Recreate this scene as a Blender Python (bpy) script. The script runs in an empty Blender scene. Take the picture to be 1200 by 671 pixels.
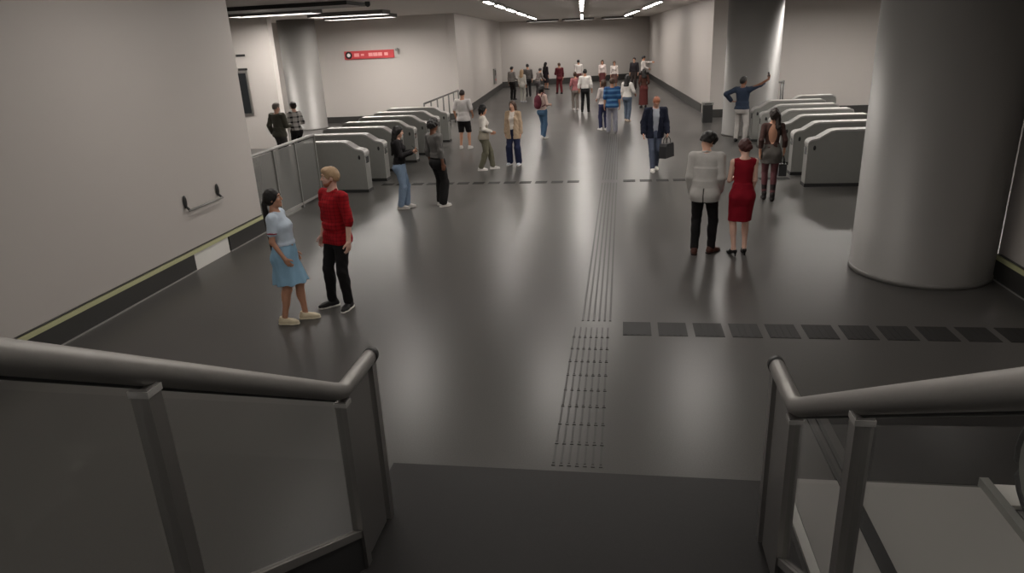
import bpy, bmesh, math, random
import numpy as np
from mathutils import Vector, Matrix

random.seed(4)
scene = bpy.context.scene
COL = scene.collection
R = math.radians
V3 = lambda *a: np.array(a, float)

# ------------------------------------------------------------------ materials
def mat(name, color, rough=0.6, metal=0.0, spec=0.5, bump=0.0, bscale=60.0, var=0.0, vscale=6.0, aniso=0.0):
    m = bpy.data.materials.new(name); m.use_nodes = True
    nt = m.node_tree; b = nt.nodes['Principled BSDF']
    b.inputs['Base Color'].default_value = (*color, 1)
    b.inputs['Roughness'].default_value = rough
    b.inputs['Metallic'].default_value = metal
    b.inputs['Specular IOR Level'].default_value = spec
    if aniso: b.inputs['Anisotropic'].default_value = aniso
    tc = nt.nodes.new('ShaderNodeTexCoord')
    if bump:
        n = nt.nodes.new('ShaderNodeTexNoise'); n.inputs['Scale'].default_value = bscale; n.inputs['Detail'].default_value = 4
        bp = nt.nodes.new('ShaderNodeBump'); bp.inputs['Strength'].default_value = bump; bp.inputs['Distance'].default_value = 0.01
        nt.links.new(tc.outputs['Object'], n.inputs['Vector']); nt.links.new(n.outputs['Fac'], bp.inputs['Height'])
        nt.links.new(bp.outputs['Normal'], b.inputs['Normal'])
    if var:
        n = nt.nodes.new('ShaderNodeTexNoise'); n.inputs['Scale'].default_value = vscale; n.inputs['Detail'].default_value = 5
        mp = nt.nodes.new('ShaderNodeMapRange'); mp.inputs['To Min'].default_value = 1 - var; mp.inputs['To Max'].default_value = 1 + var
        mx = nt.nodes.new('ShaderNodeMix'); mx.data_type = 'RGBA'; mx.blend_type = 'MULTIPLY'; mx.inputs[0].default_value = 1
        mx.inputs[6].default_value = (*color, 1)
        nt.links.new(tc.outputs['Object'], n.inputs['Vector']); nt.links.new(n.outputs['Fac'], mp.inputs['Value'])
        nt.links.new(mp.outputs['Result'], mx.inputs[7]); nt.links.new(mx.outputs[2], b.inputs['Base Color'])
    return m

def srgb(r, g, b):
    f = lambda c: (c / 255 / 12.92) if c / 255 <= 0.04045 else ((c / 255 + 0.055) / 1.055) ** 2.4
    return (f(r), f(g), f(b))

_fab = {}
def fabric(r, g, b, rough=0.85):
    k = (r, g, b, rough)
    if k not in _fab: _fab[k] = mat('fabric', srgb(r, g, b), rough, spec=0.25, bump=0.25, bscale=90, var=0.10, vscale=14)
    return _fab[k]

def stripes(name, c1, c2, axis='Z', scale=9.0, width=0.5, cross=None):
    m = mat(name, c1, 0.85, spec=0.25); nt = m.node_tree; b = nt.nodes['Principled BSDF']
    tc = nt.nodes.new('ShaderNodeTexCoord'); last = None
    def band(ax, sc, w):
        sep = nt.nodes.new('ShaderNodeSeparateXYZ'); nt.links.new(tc.outputs['Object'], sep.inputs[0])
        mul = nt.nodes.new('ShaderNodeMath'); mul.operation = 'MULTIPLY'; mul.inputs[1].default_value = sc
        fr = nt.nodes.new('ShaderNodeMath'); fr.operation = 'FRACT'
        lt = nt.nodes.new('ShaderNodeMath'); lt.operation = 'LESS_THAN'; lt.inputs[1].default_value = w
        nt.links.new(sep.outputs[ax], mul.inputs[0]); nt.links.new(mul.outputs[0], fr.inputs[0]); nt.links.new(fr.outputs[0], lt.inputs[0])
        return lt.outputs[0]
    fac = band(axis, scale, width)
    if cross:
        f2 = band(cross[0], cross[1], cross[2])
        mx = nt.nodes.new('ShaderNodeMath'); mx.operation = 'ADD'; nt.links.new(fac, mx.inputs[0]); nt.links.new(f2, mx.inputs[1])
        ml = nt.nodes.new('ShaderNodeMath'); ml.operation = 'MULTIPLY'; ml.inputs[1].default_value = 0.5
        nt.links.new(mx.outputs[0], ml.inputs[0]); fac = ml.outputs[0]
    mix = nt.nodes.new('ShaderNodeMix'); mix.data_type = 'RGBA'
    mix.inputs[6].default_value = (*c1, 1); mix.inputs[7].default_value = (*c2, 1)
    nt.links.new(fac, mix.inputs[0]); nt.links.new(mix.outputs[2], b.inputs['Base Color'])
    return m

def emit(name, color, strength):
    m = bpy.data.materials.new(name); m.use_nodes = True; nt = m.node_tree
    b = nt.nodes['Principled BSDF']; b.inputs['Base Color'].default_value = (.8, .8, .8, 1)
    b.inputs['Emission Color'].default_value = (*color, 1); b.inputs['Emission Strength'].default_value = strength
    return m

def glass(name, tint, gloss=0.03, rough=0.05):
    m = bpy.data.materials.new(name); m.use_nodes = True; nt = m.node_tree; nt.nodes.clear()
    out = nt.nodes.new('ShaderNodeOutputMaterial'); tr = nt.nodes.new('ShaderNodeBsdfTransparent'); tr.inputs[0].default_value = (*tint, 1)
    gl = nt.nodes.new('ShaderNodeBsdfGlossy'); gl.inputs['Roughness'].default_value = rough
    lw = nt.nodes.new('ShaderNodeLayerWeight'); lw.inputs['Blend'].default_value = .5
    pw = nt.nodes.new('ShaderNodeMath'); pw.operation = 'POWER'; pw.inputs[1].default_value = 5; nt.links.new(lw.outputs['Facing'], pw.inputs[0])
    ad = nt.nodes.new('ShaderNodeMath'); ad.operation = 'ADD'; ad.inputs[1].default_value = gloss; ad.use_clamp = True
    mx = nt.nodes.new('ShaderNodeMixShader')
    nt.links.new(pw.outputs[0], ad.inputs[0]); nt.links.new(ad.outputs[0], mx.inputs[0])
    nt.links.new(tr.outputs[0], mx.inputs[1]); nt.links.new(gl.outputs[0], mx.inputs[2]); nt.links.new(mx.outputs[0], out.inputs[0])
    return m

def frosted(name, c, clear, rough):
    m = mat(name, c, rough, spec=.5); nt = m.node_tree; out = nt.nodes['Material Output']; b = nt.nodes['Principled BSDF']
    tr = nt.nodes.new('ShaderNodeBsdfTransparent'); mx = nt.nodes.new('ShaderNodeMixShader'); mx.inputs[0].default_value = 1 - clear
    nt.links.new(tr.outputs[0], mx.inputs[1]); nt.links.new(b.outputs[0], mx.inputs[2]); nt.links.new(mx.outputs[0], out.inputs['Surface'])
    return m

def floor_mat(name, c, r0, r1, sp=.5):
    m = mat(name, c, 0.3, spec=sp); nt = m.node_tree; b = nt.nodes['Principled BSDF']
    tc = nt.nodes.new('ShaderNodeTexCoord')
    n = nt.nodes.new('ShaderNodeTexNoise'); n.inputs['Scale'].default_value = 0.5; n.inputs['Detail'].default_value = 1
    n2 = nt.nodes.new('ShaderNodeTexNoise'); n2.inputs['Scale'].default_value = 90; n2.inputs['Detail'].default_value = 3
    mr = nt.nodes.new('ShaderNodeMapRange'); mr.inputs['To Min'].default_value = r0; mr.inputs['To Max'].default_value = r1
    nt.links.new(tc.outputs['Object'], n.inputs['Vector']); nt.links.new(tc.outputs['Object'], n2.inputs['Vector'])
    nt.links.new(n.outputs['Fac'], mr.inputs['Value']); nt.links.new(mr.outputs['Result'], b.inputs['Roughness'])
    mp = nt.nodes.new('ShaderNodeMapRange'); mp.inputs['To Min'].default_value = 0.75; mp.inputs['To Max'].default_value = 1.25
    nt.links.new(n2.outputs['Fac'], mp.inputs['Value'])
    mx = nt.nodes.new('ShaderNodeMix'); mx.data_type = 'RGBA'; mx.blend_type = 'MULTIPLY'; mx.inputs[0].default_value = 1
    mx.inputs[6].default_value = (*c, 1); nt.links.new(mp.outputs['Result'], mx.inputs[7])
    nt.links.new(mx.outputs[2], b.inputs['Base Color'])
    return m

M = dict(
    floor=floor_mat('polished dark stone floor', (0.075, 0.072, 0.068), 0.28, 0.32, .18),
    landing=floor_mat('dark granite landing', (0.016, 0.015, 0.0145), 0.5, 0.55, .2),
    tactile=mat('black tactile tile', (0.020, 0.0195, 0.019), 0.6, spec=.25),
    rib=mat('dark tactile ribs', (0.046, 0.0445, 0.042), 0.5, spec=.3),
    wall=mat('painted wall panel', (0.50, 0.468, 0.442), 0.55, spec=0.3, var=0.02, vscale=1.2),
    ceiling=mat('painted ceiling', (0.66, 0.625, 0.59), 0.7, var=0.03, vscale=1.0),
    base=mat('dark stone baseboard', (0.040, 0.039, 0.037), 0.4, var=0.1, vscale=20),
    strip=mat('pale yellow edge strip', (0.52, 0.52, 0.30), 0.5),
    steel=mat('brushed stainless steel', (0.42, 0.41, 0.39), 0.38, 0.9, var=0.05, vscale=30),
    railsteel=mat('satin handrail steel', (0.30, 0.29, 0.275), 0.42, 0.75, var=0.04, vscale=40),
    poststeel=mat('satin post steel', (0.27, 0.26, 0.25), 0.40, 0.8, var=0.04, vscale=30),
    gate=mat('satin gate steel', (0.25, 0.25, 0.235), 0.45, 0.35, var=0.05, vscale=12),
    gatetop=mat('bright gate top steel', (0.42, 0.41, 0.395), 0.45, 0.5),
    column=mat('polished steel column cladding', (0.195, 0.188, 0.180), 0.48, 0.20, var=0.03, vscale=3),
    housing=mat('grey lamp housing', (0.11, 0.108, 0.105), 0.6),
    fencesteel=mat('dull fence steel', (0.12, 0.118, 0.112), 0.5, 0.4),
    black=mat('black rubber', (0.012, 0.012, 0.012), 0.5),
    dark=mat('dark steel', (0.03, 0.03, 0.03), 0.45, 0.3),
    plate=mat('light aluminium landing plate', (0.36, 0.345, 0.33), 0.5, 0.35, bump=0.1, bscale=200),
    white=mat('white trim', (0.75, 0.74, 0.70), 0.4),
    lamp=emit('lit corridor lamp diffuser', (1.0, 0.93, 0.87), 42.0),
    lampwing=emit('lit wing lamp diffuser', (1.0, 0.94, 0.88), 32.0),
    lampmid=emit('lit mid hall lamp diffuser', (1.0, 0.94, 0.88), 15.0),  # for lamps added over the near hall and those before the back wall
    lampnear=emit('added near hall lamp diffuser', (1.0, 0.94, 0.88), 6.0),  # only for the out-of-view lamps added over the near hall
    glass=glass('clear balustrade glass', (0.965, 0.97, 0.965), 0.02),
    barrierglass=frosted('grey tinted barrier glass', (0.20, 0.20, 0.19), 0.45, 0.28),
    windowpane=mat('dark window pane', (0.02, 0.022, 0.024), 0.12),
    red=mat('red sign enamel', srgb(205, 70, 75), 0.45),
    pink=mat('pale sign lettering', srgb(240, 165, 165), 0.5),
    signwhite=mat('white sign dot', (0.85, 0.85, 0.85), 0.5),
    leather=mat('black leather', (0.014, 0.014, 0.016), 0.4, bump=0.2),
)

# ------------------------------------------------------------------ mesh helpers
def link(name, me, m=None, parent=None, smooth=False):
    me.name = name
    o = bpy.data.objects.new(name, me); COL.objects.link(o)
    if m is not None:
        for x in (m if isinstance(m, (list, tuple)) else [m]): me.materials.append(x)
    if parent is not None: o.parent = parent
    if smooth:
        for p in me.polygons: p.use_smooth = True
    return o

def from_bm(name, bm, m=None, parent=None, smooth=False, bevel=0.0):
    if bevel: bmesh.ops.bevel(bm, geom=[e for e in bm.edges if e.is_manifold and e.calc_face_angle(0) > 0.5], offset=bevel, segments=2, affect='EDGES', profile=0.6)
    bmesh.ops.recalc_face_normals(bm, faces=bm.faces)
    me = bpy.data.meshes.new(name); bm.to_mesh(me); bm.free()
    return link(name, me, m, parent, smooth)

def box(bm, lo, hi, mi=0):
    x0, y0, z0 = lo; x1, y1, z1 = hi
    v = [bm.verts.new(p) for p in ((x0,y0,z0),(x1,y0,z0),(x1,y1,z0),(x0,y1,z0),(x0,y0,z1),(x1,y0,z1),(x1,y1,z1),(x0,y1,z1))]
    for f in ((3,2,1,0),(4,5,6,7),(0,1,5,4),(1,2,6,5),(2,3,7,6),(3,0,4,7)):
        bm.faces.new([v[i] for i in f]).material_index = mi

def prism(bm, pts, axis, a, b, mi=0):
    """extrude a 2D polygon along an axis ('x': pts are (y,z); 'y': (x,z); 'z': (x,y))"""
    def P(p, t): return {'x': (t, p[0], p[1]), 'y': (p[0], t, p[1]), 'z': (p[0], p[1], t)}[axis]
    A = [bm.verts.new(P(p, a)) for p in pts]; B = [bm.verts.new(P(p, b)) for p in pts]
    fs = [bm.faces.new(A), bm.faces.new(B[::-1])]
    n = len(pts)
    for i in range(n): fs.append(bm.faces.new((A[i], B[i], B[(i+1) % n], A[(i+1) % n])))
    for f in fs: f.material_index = mi

def tube(bm, pts, r, seg=14, rz=None, caps=True):
    pts = [Vector(p) for p in pts]; n = len(pts); rings = []
    for i, p in enumerate(pts):
        d = ((pts[min(i+1, n-1)] - p).normalized() + (p - pts[max(i-1, 0)]).normalized()).normalized()
        up = Vector((0, 0, 1)) if abs(d.z) < 0.95 else Vector((0, 1, 0))
        s = d.cross(up).normalized(); u = s.cross(d).normalized()
        rings.append([bm.verts.new(p + s * (r * math.cos(2*math.pi*k/seg)) + u * ((rz or r) * math.sin(2*math.pi*k/seg))) for k in range(seg)])
    for a, b in zip(rings, rings[1:]):
        for k in range(seg): bm.faces.new((a[k], a[(k+1) % seg], b[(k+1) % seg], b[k]))
    if caps: bm.faces.new(rings[0][::-1]); bm.faces.new(rings[-1])

def lathe(bm, prof, seg=64, c=(0, 0)):
    rings = [[bm.verts.new((c[0] + r * math.cos(2*math.pi*k/seg), c[1] + r * math.sin(2*math.pi*k/seg), z)) for k in range(seg)] for r, z in prof]
    for a, b in zip(rings, rings[1:]):
        for k in range(seg): bm.faces.new((a[k], a[(k+1) % seg], b[(k+1) % seg], b[k]))
    bm.faces.new(rings[0][::-1]); bm.faces.new(rings[-1])

def ellip(bm, c, r, seg=16, ring=10, mi=0, rot=None):
    mtx = Matrix.Translation(c) @ (rot.to_4x4() if rot else Matrix()) @ Matrix.Diagonal((*r, 1))
    g = bmesh.ops.create_uvsphere(bm, u_segments=seg, v_segments=ring, radius=1, matrix=mtx)
    for f in {f for v in g['verts'] for f in v.link_faces}: f.material_index = mi

def struct(o): o['kind'] = 'structure'; return o
def tag(o, label, cat, group=None):
    o['label'] = label; o['category'] = cat
    if group: o['group'] = group
    return o
def thing(name, label, cat, loc=(0, 0, 0), rz=0.0, group=None):
    o = bpy.data.objects.new(name, None); COL.objects.link(o)
    o.location = loc; o.rotation_euler = (0, 0, rz); o.empty_display_size = 0.2
    return tag(o, label, cat, group)
def bx(name, lo, hi, m, parent=None, bevel=0.0):
    bm = bmesh.new(); box(bm, lo, hi); return from_bm(name, bm, m, parent, bevel=bevel)

# ------------------------------------------------------------------ the hall
CEIL = 4.28
struct(bx('floor', (-21, -6, -0.3), (15, 56, 0.0), M['floor']))
struct(bx('ceiling', (-21, -1.0, CEIL), (15, 56, CEIL + 0.3), M['ceiling']))
# walls
struct(bx('wall_left', (-6.85, -6, 0), (-6.55, 11.65, CEIL), M['wall']))
struct(bx('wall_right', (4.72, -6, 0), (5.02, 9.25, CEIL), M['wall']))
struct(bx('wall_left_wing', (-20.8, 22.6, 0), (-11.4, 22.9, CEIL), M['wall']))
struct(bx('wall_sign', (-20.8, 30.0, 0), (-6.9, 30.3, CEIL), M['wall']))
struct(bx('wall_right_wing', (3.25, 28.0, 0), (14.8, 28.3, CEIL), M['wall']))
struct(bx('wall_left_outer', (-21, -6, 0), (-20.8, 31, CEIL), M['wall']))
struct(bx('wall_right_outer', (14.8, -6, 0), (15, 29, CEIL), M['wall']))
struct(bx('wall_left_return', (-20.8, 11.35, 0), (-6.85, 11.65, CEIL), M['wall']))
def wall_line(name, p, q, side, z0, z1, th, m):
    d = Vector((q[0]-p[0], q[1]-p[1])).normalized(); n = Vector((-d.y, d.x)) * th * side
    bm = bmesh.new(); prism(bm, [p, q, (q[0]+n.x, q[1]+n.y), (p[0]+n.x, p[1]+n.y)], 'z', z0, z1)
    return struct(from_bm(name, bm, m))
FL0, FL1, FR0, FR1 = (-6.9, 30.0), (-8.26, 49.4), (3.25, 28.0), (1.87, 54.8)
wall_line('wall_corridor_left', FL0, FL1, 1, 0, CEIL, 0.3, M['wall'])
wall_line('wall_corridor_right', FR0, FR1, -1, 0, CEIL, 0.3, M['wall'])
wall_line('wall_back', FL1, FR1, 1, 0, CEIL, 0.3, M['wall'])
def lerp2(p, q, t): return (p[0] + (q[0]-p[0]) * t, p[1] + (q[1]-p[1]) * t)
wall_line('baseboard_corridor_left', FL0, FL1, -1, 0, 0.34, 0.03, M['base'])
wall_line('baseboard_corridor_right', lerp2(FR0, FR1, .07), FR1, 1, 0, 0.34, 0.03, M['base'])
wall_line('baseboard_back', FL1, FR1, -1, 0, 0.40, 0.03, M['base'])
struct(bx('baseboard_sign', (-20.8, 29.97, 0), (-6.9, 30.0, 0.27), M['base']))
struct(bx('baseboard_right_wing', (3.25, 27.97, 0), (14.8, 28.0, 0.3), M['base']))

def side_baseboard(name, x, s, spans, y0, y1):
    """dark base panels with a pale edge strip on top and a thin light line at the foot; s = +1 faces +x"""
    bm = bmesh.new()
    for a, b in spans: box(bm, (min(x, x+s*.035), a, 0.02), (max(x, x+s*.035), b, 0.265), 0)
    for a, b in spans: box(bm, (min(x, x+s*.04), a, 0.0), (max(x, x+s*.04), b, 0.018), 2)
    box(bm, (min(x, x+s*.038), y0, 0.268), (max(x, x+s*.038), y1, 0.325), 1)
    box(bm, (min(x, x+s*.03), y0, 0.335), (max(x, x+s*.03), y1, 0.345), 0)
    return struct(from_bm(name, bm, [M['base'], M['strip'], M['gatetop']]))
side_baseboard('baseboard_left', -6.55, 1, [(-6, 9.40), (10.42, 11.65)], -6, 11.65)
side_baseboard('baseboard_right', 4.72, -1, [(-6, 9.25)], -6, 9.25)
bx_ = bx('wall_hatch_panel', (-6.55, 9.42, 0.0), (-6.53, 10.40, 0.262), M['white']); struct(bx_); bx_.name = 'trim_1'

# round steel columns
def column(name, x, y, r):
    bm = bmesh.new(); lathe(bm, [(r+.012, 0), (r+.012, .06), (r, .065), (r, CEIL)], 96, (x, y))
    o = struct(from_bm(name, bm, M['column'], smooth=True))
    for p in o.data.polygons: p.use_smooth = abs(p.normal.z) < .5
    return o
column('column_right', 3.95, 9.62, .84)
column('column_right_far', 3.92, 23.25, .80)
column('column_left', -13.0, 28.2, .74)

# landing slab at the foot of the stairs, and floor inlays
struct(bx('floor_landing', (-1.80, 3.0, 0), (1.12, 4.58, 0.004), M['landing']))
struct(bx('floor_mat', (1.75, 4.66, 0), (6.5, 5.75, 0.004), M['landing']))
def tile_row(name, y0, y1, xs, w):
    bm = bmesh.new()
    for x in xs:
        box(bm, (x, y0, 0), (x + w, y1, 0.004))
        for i in range(4): box(bm, (x + .02 + i*(w-.04)/4, y0 + .02, .004), (x + .02 + (i+.45)*(w-.04)/4, y1 - .02, .006))
    return struct(from_bm(name, bm, M['tactile']))
tile_row('floor_tile_row_near', 7.22, 7.60, [0.02 + .395*i for i in range(12)], .315)
tile_row('floor_tile_row_far', 15.86, 16.10, [-5.72 + .372*i for i in range(13)] + [.02 + .372*i for i in range(10)], .27)
bm = bmesh.new()
for i in range(6):
    x = -.46 + i*.064
    box(bm, (x, 7.62, 0), (x + .024, 15.8, .004))
    box(bm, (x, 16.15, 0), (x + .024, 24.0, .004))
struct(from_bm('floor_guide_strip_far', bm, M['rib']))
bm = bmesh.new()
y = 4.66
while y < 7.15:
    for i in range(7):
        x = -.53 + i*.062
        box(bm, (x, y + .03, 0), (x + .018, y + .28, .003))
        box(bm, (x - .004, y - .008, 0), (x + .026, y + .012, .005))
    y += .31
struct(from_bm('floor_guide_strip_near', bm, M['rib']))

# window and small plates on the left wing wall
w = struct(bx('window_1', (-13.6, 22.55, 1.15), (-12.36, 22.6, 2.56), M['steel']))
struct(bx('window_pane', (-13.55, 22.54, 1.20), (-12.41, 22.56, 2.50), M['windowpane'], w))
for z in (3.06, 2.62):
    p = thing('wall_plate', 'small dark plate on the white wall, %s over the dark window' % ('upper of two' if z > 3 else 'lower of two'), 'plate', (-12.5, 22.6, z))
    bx('face', (-.16, -.02, -.035), (.16, 0, .035), M['dark'], p)

# red direction sign
s = thing('direction_sign', 'long red direction sign with white dot on the far white wall', 'sign', (-10.70, 30.0, 2.82))
bx('panel', (-1.10, -.06, -.165), (1.10, 0, .165), M['red'], s, bevel=.01)
bm = bmesh.new(); lathe(bm, [(.15, 0), (.15, .015)], 32); bm.transform(Matrix.Rotation(R(90), 4, 'X'))
bm.transform(Matrix.Translation((-.90, -.06, 0))); rd = from_bm('roundel', bm, M['black'], s)
bm = bmesh.new(); lathe(bm, [(.075, 0), (.075, .008)], 32); bm.transform(Matrix.Rotation(R(90), 4, 'X'))
bm.transform(Matrix.Translation((-.90, -.075, 0))); from_bm('dot', bm, M['signwhite'], rd)
for a, b, h in ((-.66, -.44, .07), (-.36, -.22, .04), (-.02, .16, .07), (.18, .38, .07), (.40, .58, .07), (.68, .84, .06)):
    bx('lettering', (a, -.066, -h), (b, -.058, h), M['pink'], s)
s = thing('wall_camera', 'small grey security camera on the white wall right of the red sign', 'camera', (-9.42, 30.0, 2.98))
bx('bracket', (-.03, -.08, -.03), (.03, 0, .03), M['steel'], s)
bm = bmesh.new(); tube(bm, [(0, -.26, -.02), (0, -.08, 0)], .055); from_bm('body', bm, M['gate'], s)
# intercom on the corridor wall
s = thing('wall_panel', 'grey upright help panel on the white corridor wall behind the fence', 'panel', (-7.86, 44.0, 1.05), R(-4))
bx('housing', (0, -.22, -.45), (.10, .22, .45), M['gate'], s, bevel=.02)
bx('screen', (.10, -.15, .05), (.108, .15, .36), M['windowpane'], s)
bm = bmesh.new(); tube(bm, [(.10, 0, -.2), (.125, 0, -.2)], .05); from_bm('button', bm, M['red'], s)
# grab rail on the left wall
s = thing('wall_grab_rail', 'short steel grab rail on two brackets on the near left wall', 'rail', (-6.55, 9.92, 1.04))
for y in (-.45, .45):
    bm = bmesh.new(); ellip(bm, (.015, y, .03), (.02, .045, .10)); tube(bm, [(.01, y, -.03), (.075, y, -.10)], .018)
    from_bm('bracket', bm, M['dark'], s, True)
bm = bmesh.new(); tube(bm, [(.075, -.47, -.10), (.075, .47, -.10)], .017); from_bm('bar', bm, M['gate'], s, True)
# litter bin beside the corridor wall end
s = thing('litter_bin', 'dark upright litter bin at the end of the right corridor wall', 'bin', (3.02, 26.6, 0))
bm = bmesh.new(); prism(bm, [(-.17, 0), (.17, 0), (.17, .62), (-.17, .62)], 'y', -.17, .17); from_bm('body', bm, M['dark'], s, bevel=.02)
bx('lid', (-.19, -.19, .62), (.19, .19, .70), M['gate'], s, bevel=.02)
bx('slot', (-.12, -.195, .645), (.12, -.185, .675), M['black'], s)

# ------------------------------------------------------------------ ceiling lamps
def ceiling_light(x, y, z, ln, wd, rz, label, recessed, group, m='lamp'):
    t = thing('ceiling_light', label, 'ceiling light', (x, y, z), rz, group)
    h = .13 if recessed else .10; bm = bmesh.new(); w, l = wd/2, ln/2
    box(bm, (-w-.02, -l-.02, -h), (-w, l+.02, 0)); box(bm, (w, -l-.02, -h), (w+.02, l+.02, 0))
    box(bm, (-w, -l-.02, -h), (w, -l, 0)); box(bm, (-w, l, -h), (w, l+.02, 0)); box(bm, (-w, -l, -.02), (w, l, 0))
    from_bm('housing', bm, M['housing'] if recessed else M['gate'], t)
    zz, th = (-h + .10, .02) if recessed else (-h - .012, .02) if m == 'lamp' else (-h - .06, .07)
    bx('diffuser', (-w+.003, -l+.003, zz), (w-.003, l-.003, zz + th), M[m], t)
    return t
# lit lines seen over the far corridor
nth = ['first', 'second', 'third', 'fourth', 'fifth', 'sixth', 'seventh']
def line(p, q, spans, label, group):
    a = math.atan2(-(q[0]-p[0]), q[1]-p[1]); L = math.hypot(q[0]-p[0], q[1]-p[1])
    for i, (s0, s1) in enumerate(spans):
        m = lerp2(p, q, (s0+s1)/2)
        ceiling_light(m[0], m[1], CEIL - .001, (s1-s0)*L, .12, a, label % nth[i], False, group)
line((-3.80, 20.5), (-5.02, 42.9), [(.0, .07), (.12, .21), (.27, .40), (.47, .64), (.73, .97)], 'lit strip lamp in the left ceiling line, %s from the viewer', 'lit lamps of the left ceiling line')
line((-1.30, 23.5), (-2.66, 48.2), [(-.02, .36), (.60, .98)], 'lit strip lamp in the middle ceiling line, %s from the viewer', 'lit lamps of the middle ceiling line')
line((1.30, 27.4), (.12, 45.6), [(0, .34), (.52, 1.0)], 'lit strip lamp in the right ceiling line, %s from the viewer', 'lit lamps of the right ceiling line')
for j, y in enumerate((2.6, 8.2, 13.4, 18.4)):  # out-of-view lamp rows, added to light the near hall and columns
    for i, x in enumerate((-4.6, -.6, 2.6)):
        if j == 3 and i == 0: continue
        if i == 2: x = (2.6, .9, 1.5, 2.6)[j]
        if i == 1: x = (-.6, -1.8, -1.4, -.6)[j]
        ceiling_light(x, y, CEIL - .001, 2.2, .60, 0, 'added strip lamp on the unseen ceiling over the near hall', False, 'added lamps over the near hall', 'lampnear' if j < 2 else 'lampmid')
for i, (x, y) in enumerate(((-15.5, 19.8), (-10.3, 21.0), (-16, 26.6), (-9.9, 27.2), (-9.2, 24.2))):
    ceiling_light(x, y, CEIL - .001, 2.6, .80, R(90), 'ceiling lamp over the left wing, %s' % ('beside the window wall', 'nearest the gates', 'behind the window wall', 'closest to the red sign', 'over the far gates')[i], True, 'lamps over the left wing', 'lampwing')
for i, (x, y) in enumerate(((7.2, 17.5), (6.6, 24.0), (10.5, 22.0))):  # lamps added to brighten the right wing wall
    ceiling_light(x, y, CEIL - .001, 2.6, .80, R(90), 'added ceiling lamp over the right wing', True, 'added lamps over the right wing', 'lampwing')
for i, x in enumerate((-5.3, -3.0, -.4)):  # the rightmost is an extra lamp added to brighten the back wall
    ceiling_light(x, 48.0 + .35*(x + 8.26), CEIL - .001, 2.0, .6, R(90) + .36, 'wide ceiling lamp before the back wall, %s' % ('nearest its left corner', 'middle of three', 'added nearest its right corner')[i], True, 'lamps before the back wall', 'lampmid')
# dark service trough and small dome on the left ceiling
s = tag(bx('ceiling_trough', (-13.5, 18.2, CEIL - .10), (-6.95, 19.6, CEIL), M['dark'], bevel=.02), 'dark service trough across the ceiling of the left wing', 'ceiling trough')
s = thing('dome_camera', 'small black dome camera hanging from the ceiling at the trough end', 'camera', (-6.75, 19.2, CEIL))
bm = bmesh.new(); lathe(bm, [(.07, -.05), (.07, 0)], 24); from_bm('mount', bm, M['dark'], s)
bm = bmesh.new(); ellip(bm, (0, 0, -.06), (.075, .075, .075)); from_bm('dome', bm, M['black'], s, True)

# ------------------------------------------------------------------ ticket gates
def gate_profile(L, ztop, zend):
    """outline in the gate's own (u, z): u = 0 at the aisle end"""
    pts = [(0, 0), (0, zend - .10)]
    for k in range(1, 6):
        a = R(90) * k / 5; pts.append((.10 * (1 - math.cos(a)), zend - .10 + .10 * math.sin(a)))
    pts += [(.20, zend + .02), (.42, ztop - .02), (.52, ztop), (L - .12, ztop), (L - .03, ztop - .03), (L, ztop - .12), (L, 0)]
    return pts
def ticket_gate(x, y, sgn, L, label, group, cabinet_group=None):
    t = thing('ticket_gate', label, 'ticket gate', (x, y, 0), 0, group)
    th = .30; pr = gate_profile(L, 1.14, .96)
    f = lambda p: (sgn * p[0], p[1])
    bm = bmesh.new(); prism(bm, [f(p) for p in pr], 'y', -th/2, th/2); from_bm('cabinet', bm, M['gate'], t, bevel=.02)
    # bright top cover that follows the outline
    top = pr[1:-1]; up = [(p[0] - (.006 if i < 3 else 0), p[1] + .016) for i, p in enumerate(top)]
    bm = bmesh.new()
    a = [[bm.verts.new((sgn*p[0], s*(th/2 + .006), p[1] - .02)) for p in top] for s in (-1, 1)]
    b = [[bm.verts.new((sgn*p[0], s*(th/2 + .006), p[1])) for p in up] for s in (-1, 1)]
    for i in range(len(top) - 1):
        bm.faces.new((a[0][i], a[0][i+1], b[0][i+1], b[0][i])); bm.faces.new((a[1][i], b[1][i], b[1][i+1], a[1][i+1]))
        bm.faces.new((b[0][i], b[0][i+1], b[1][i+1], b[1][i])); bm.faces.new((a[0][i], a[1][i], a[1][i+1], a[0][i+1]))
    bm.faces.new((a[0][0], b[0][0], b[1][0], a[1][0])); bm.faces.new((a[0][-1], a[1][-1], b[1][-1], b[0][-1]))
    from_bm('top_cover', bm, M['gatetop'], t)
    bx('plinth', (min(-sgn*.012, sgn*(L+.012)), -th/2 - .012, 0), (max(-sgn*.012, sgn*(L+.012)), th/2 + .012, .07), M['dark'], t)
    bm = bmesh.new(); ellip(bm, (sgn*.13, -th/2, .80), (.028, .012, .05)); from_bm('card_reader', bm, M['black'], t, True)
    bm = bmesh.new(); box(bm, (min(0, sgn*.012) - .006, -.08, .66), (max(0, sgn*.012) + .006, .08, .80)); 
    from_bm('end_display', bm, M['windowpane'], t)
    bm = bmesh.new(); prism(bm, [(sgn*(L*.55), .25), (sgn*(L*.55 + .32), .25), (sgn*(L*.55 + .30), .92), (sgn*(L*.55 + .06), .98)], 'y', th/2, th/2 + .028)
    from_bm('flap_door', bm, M['barrierglass'], t)
    return t
for i in range(7):
    w_ = 'front' if i == 0 else nth[i]
    ticket_gate(-5.76, 15.25 + 1.33*i, -1, 1.6 if i == 0 else 2.1, 'grey steel ticket gate in the left row, %s' % ('nearest, behind the man in the red shirt' if i == 0 else 'the %s one back along the aisle' % nth[i]), 'ticket gates on the left')
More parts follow.
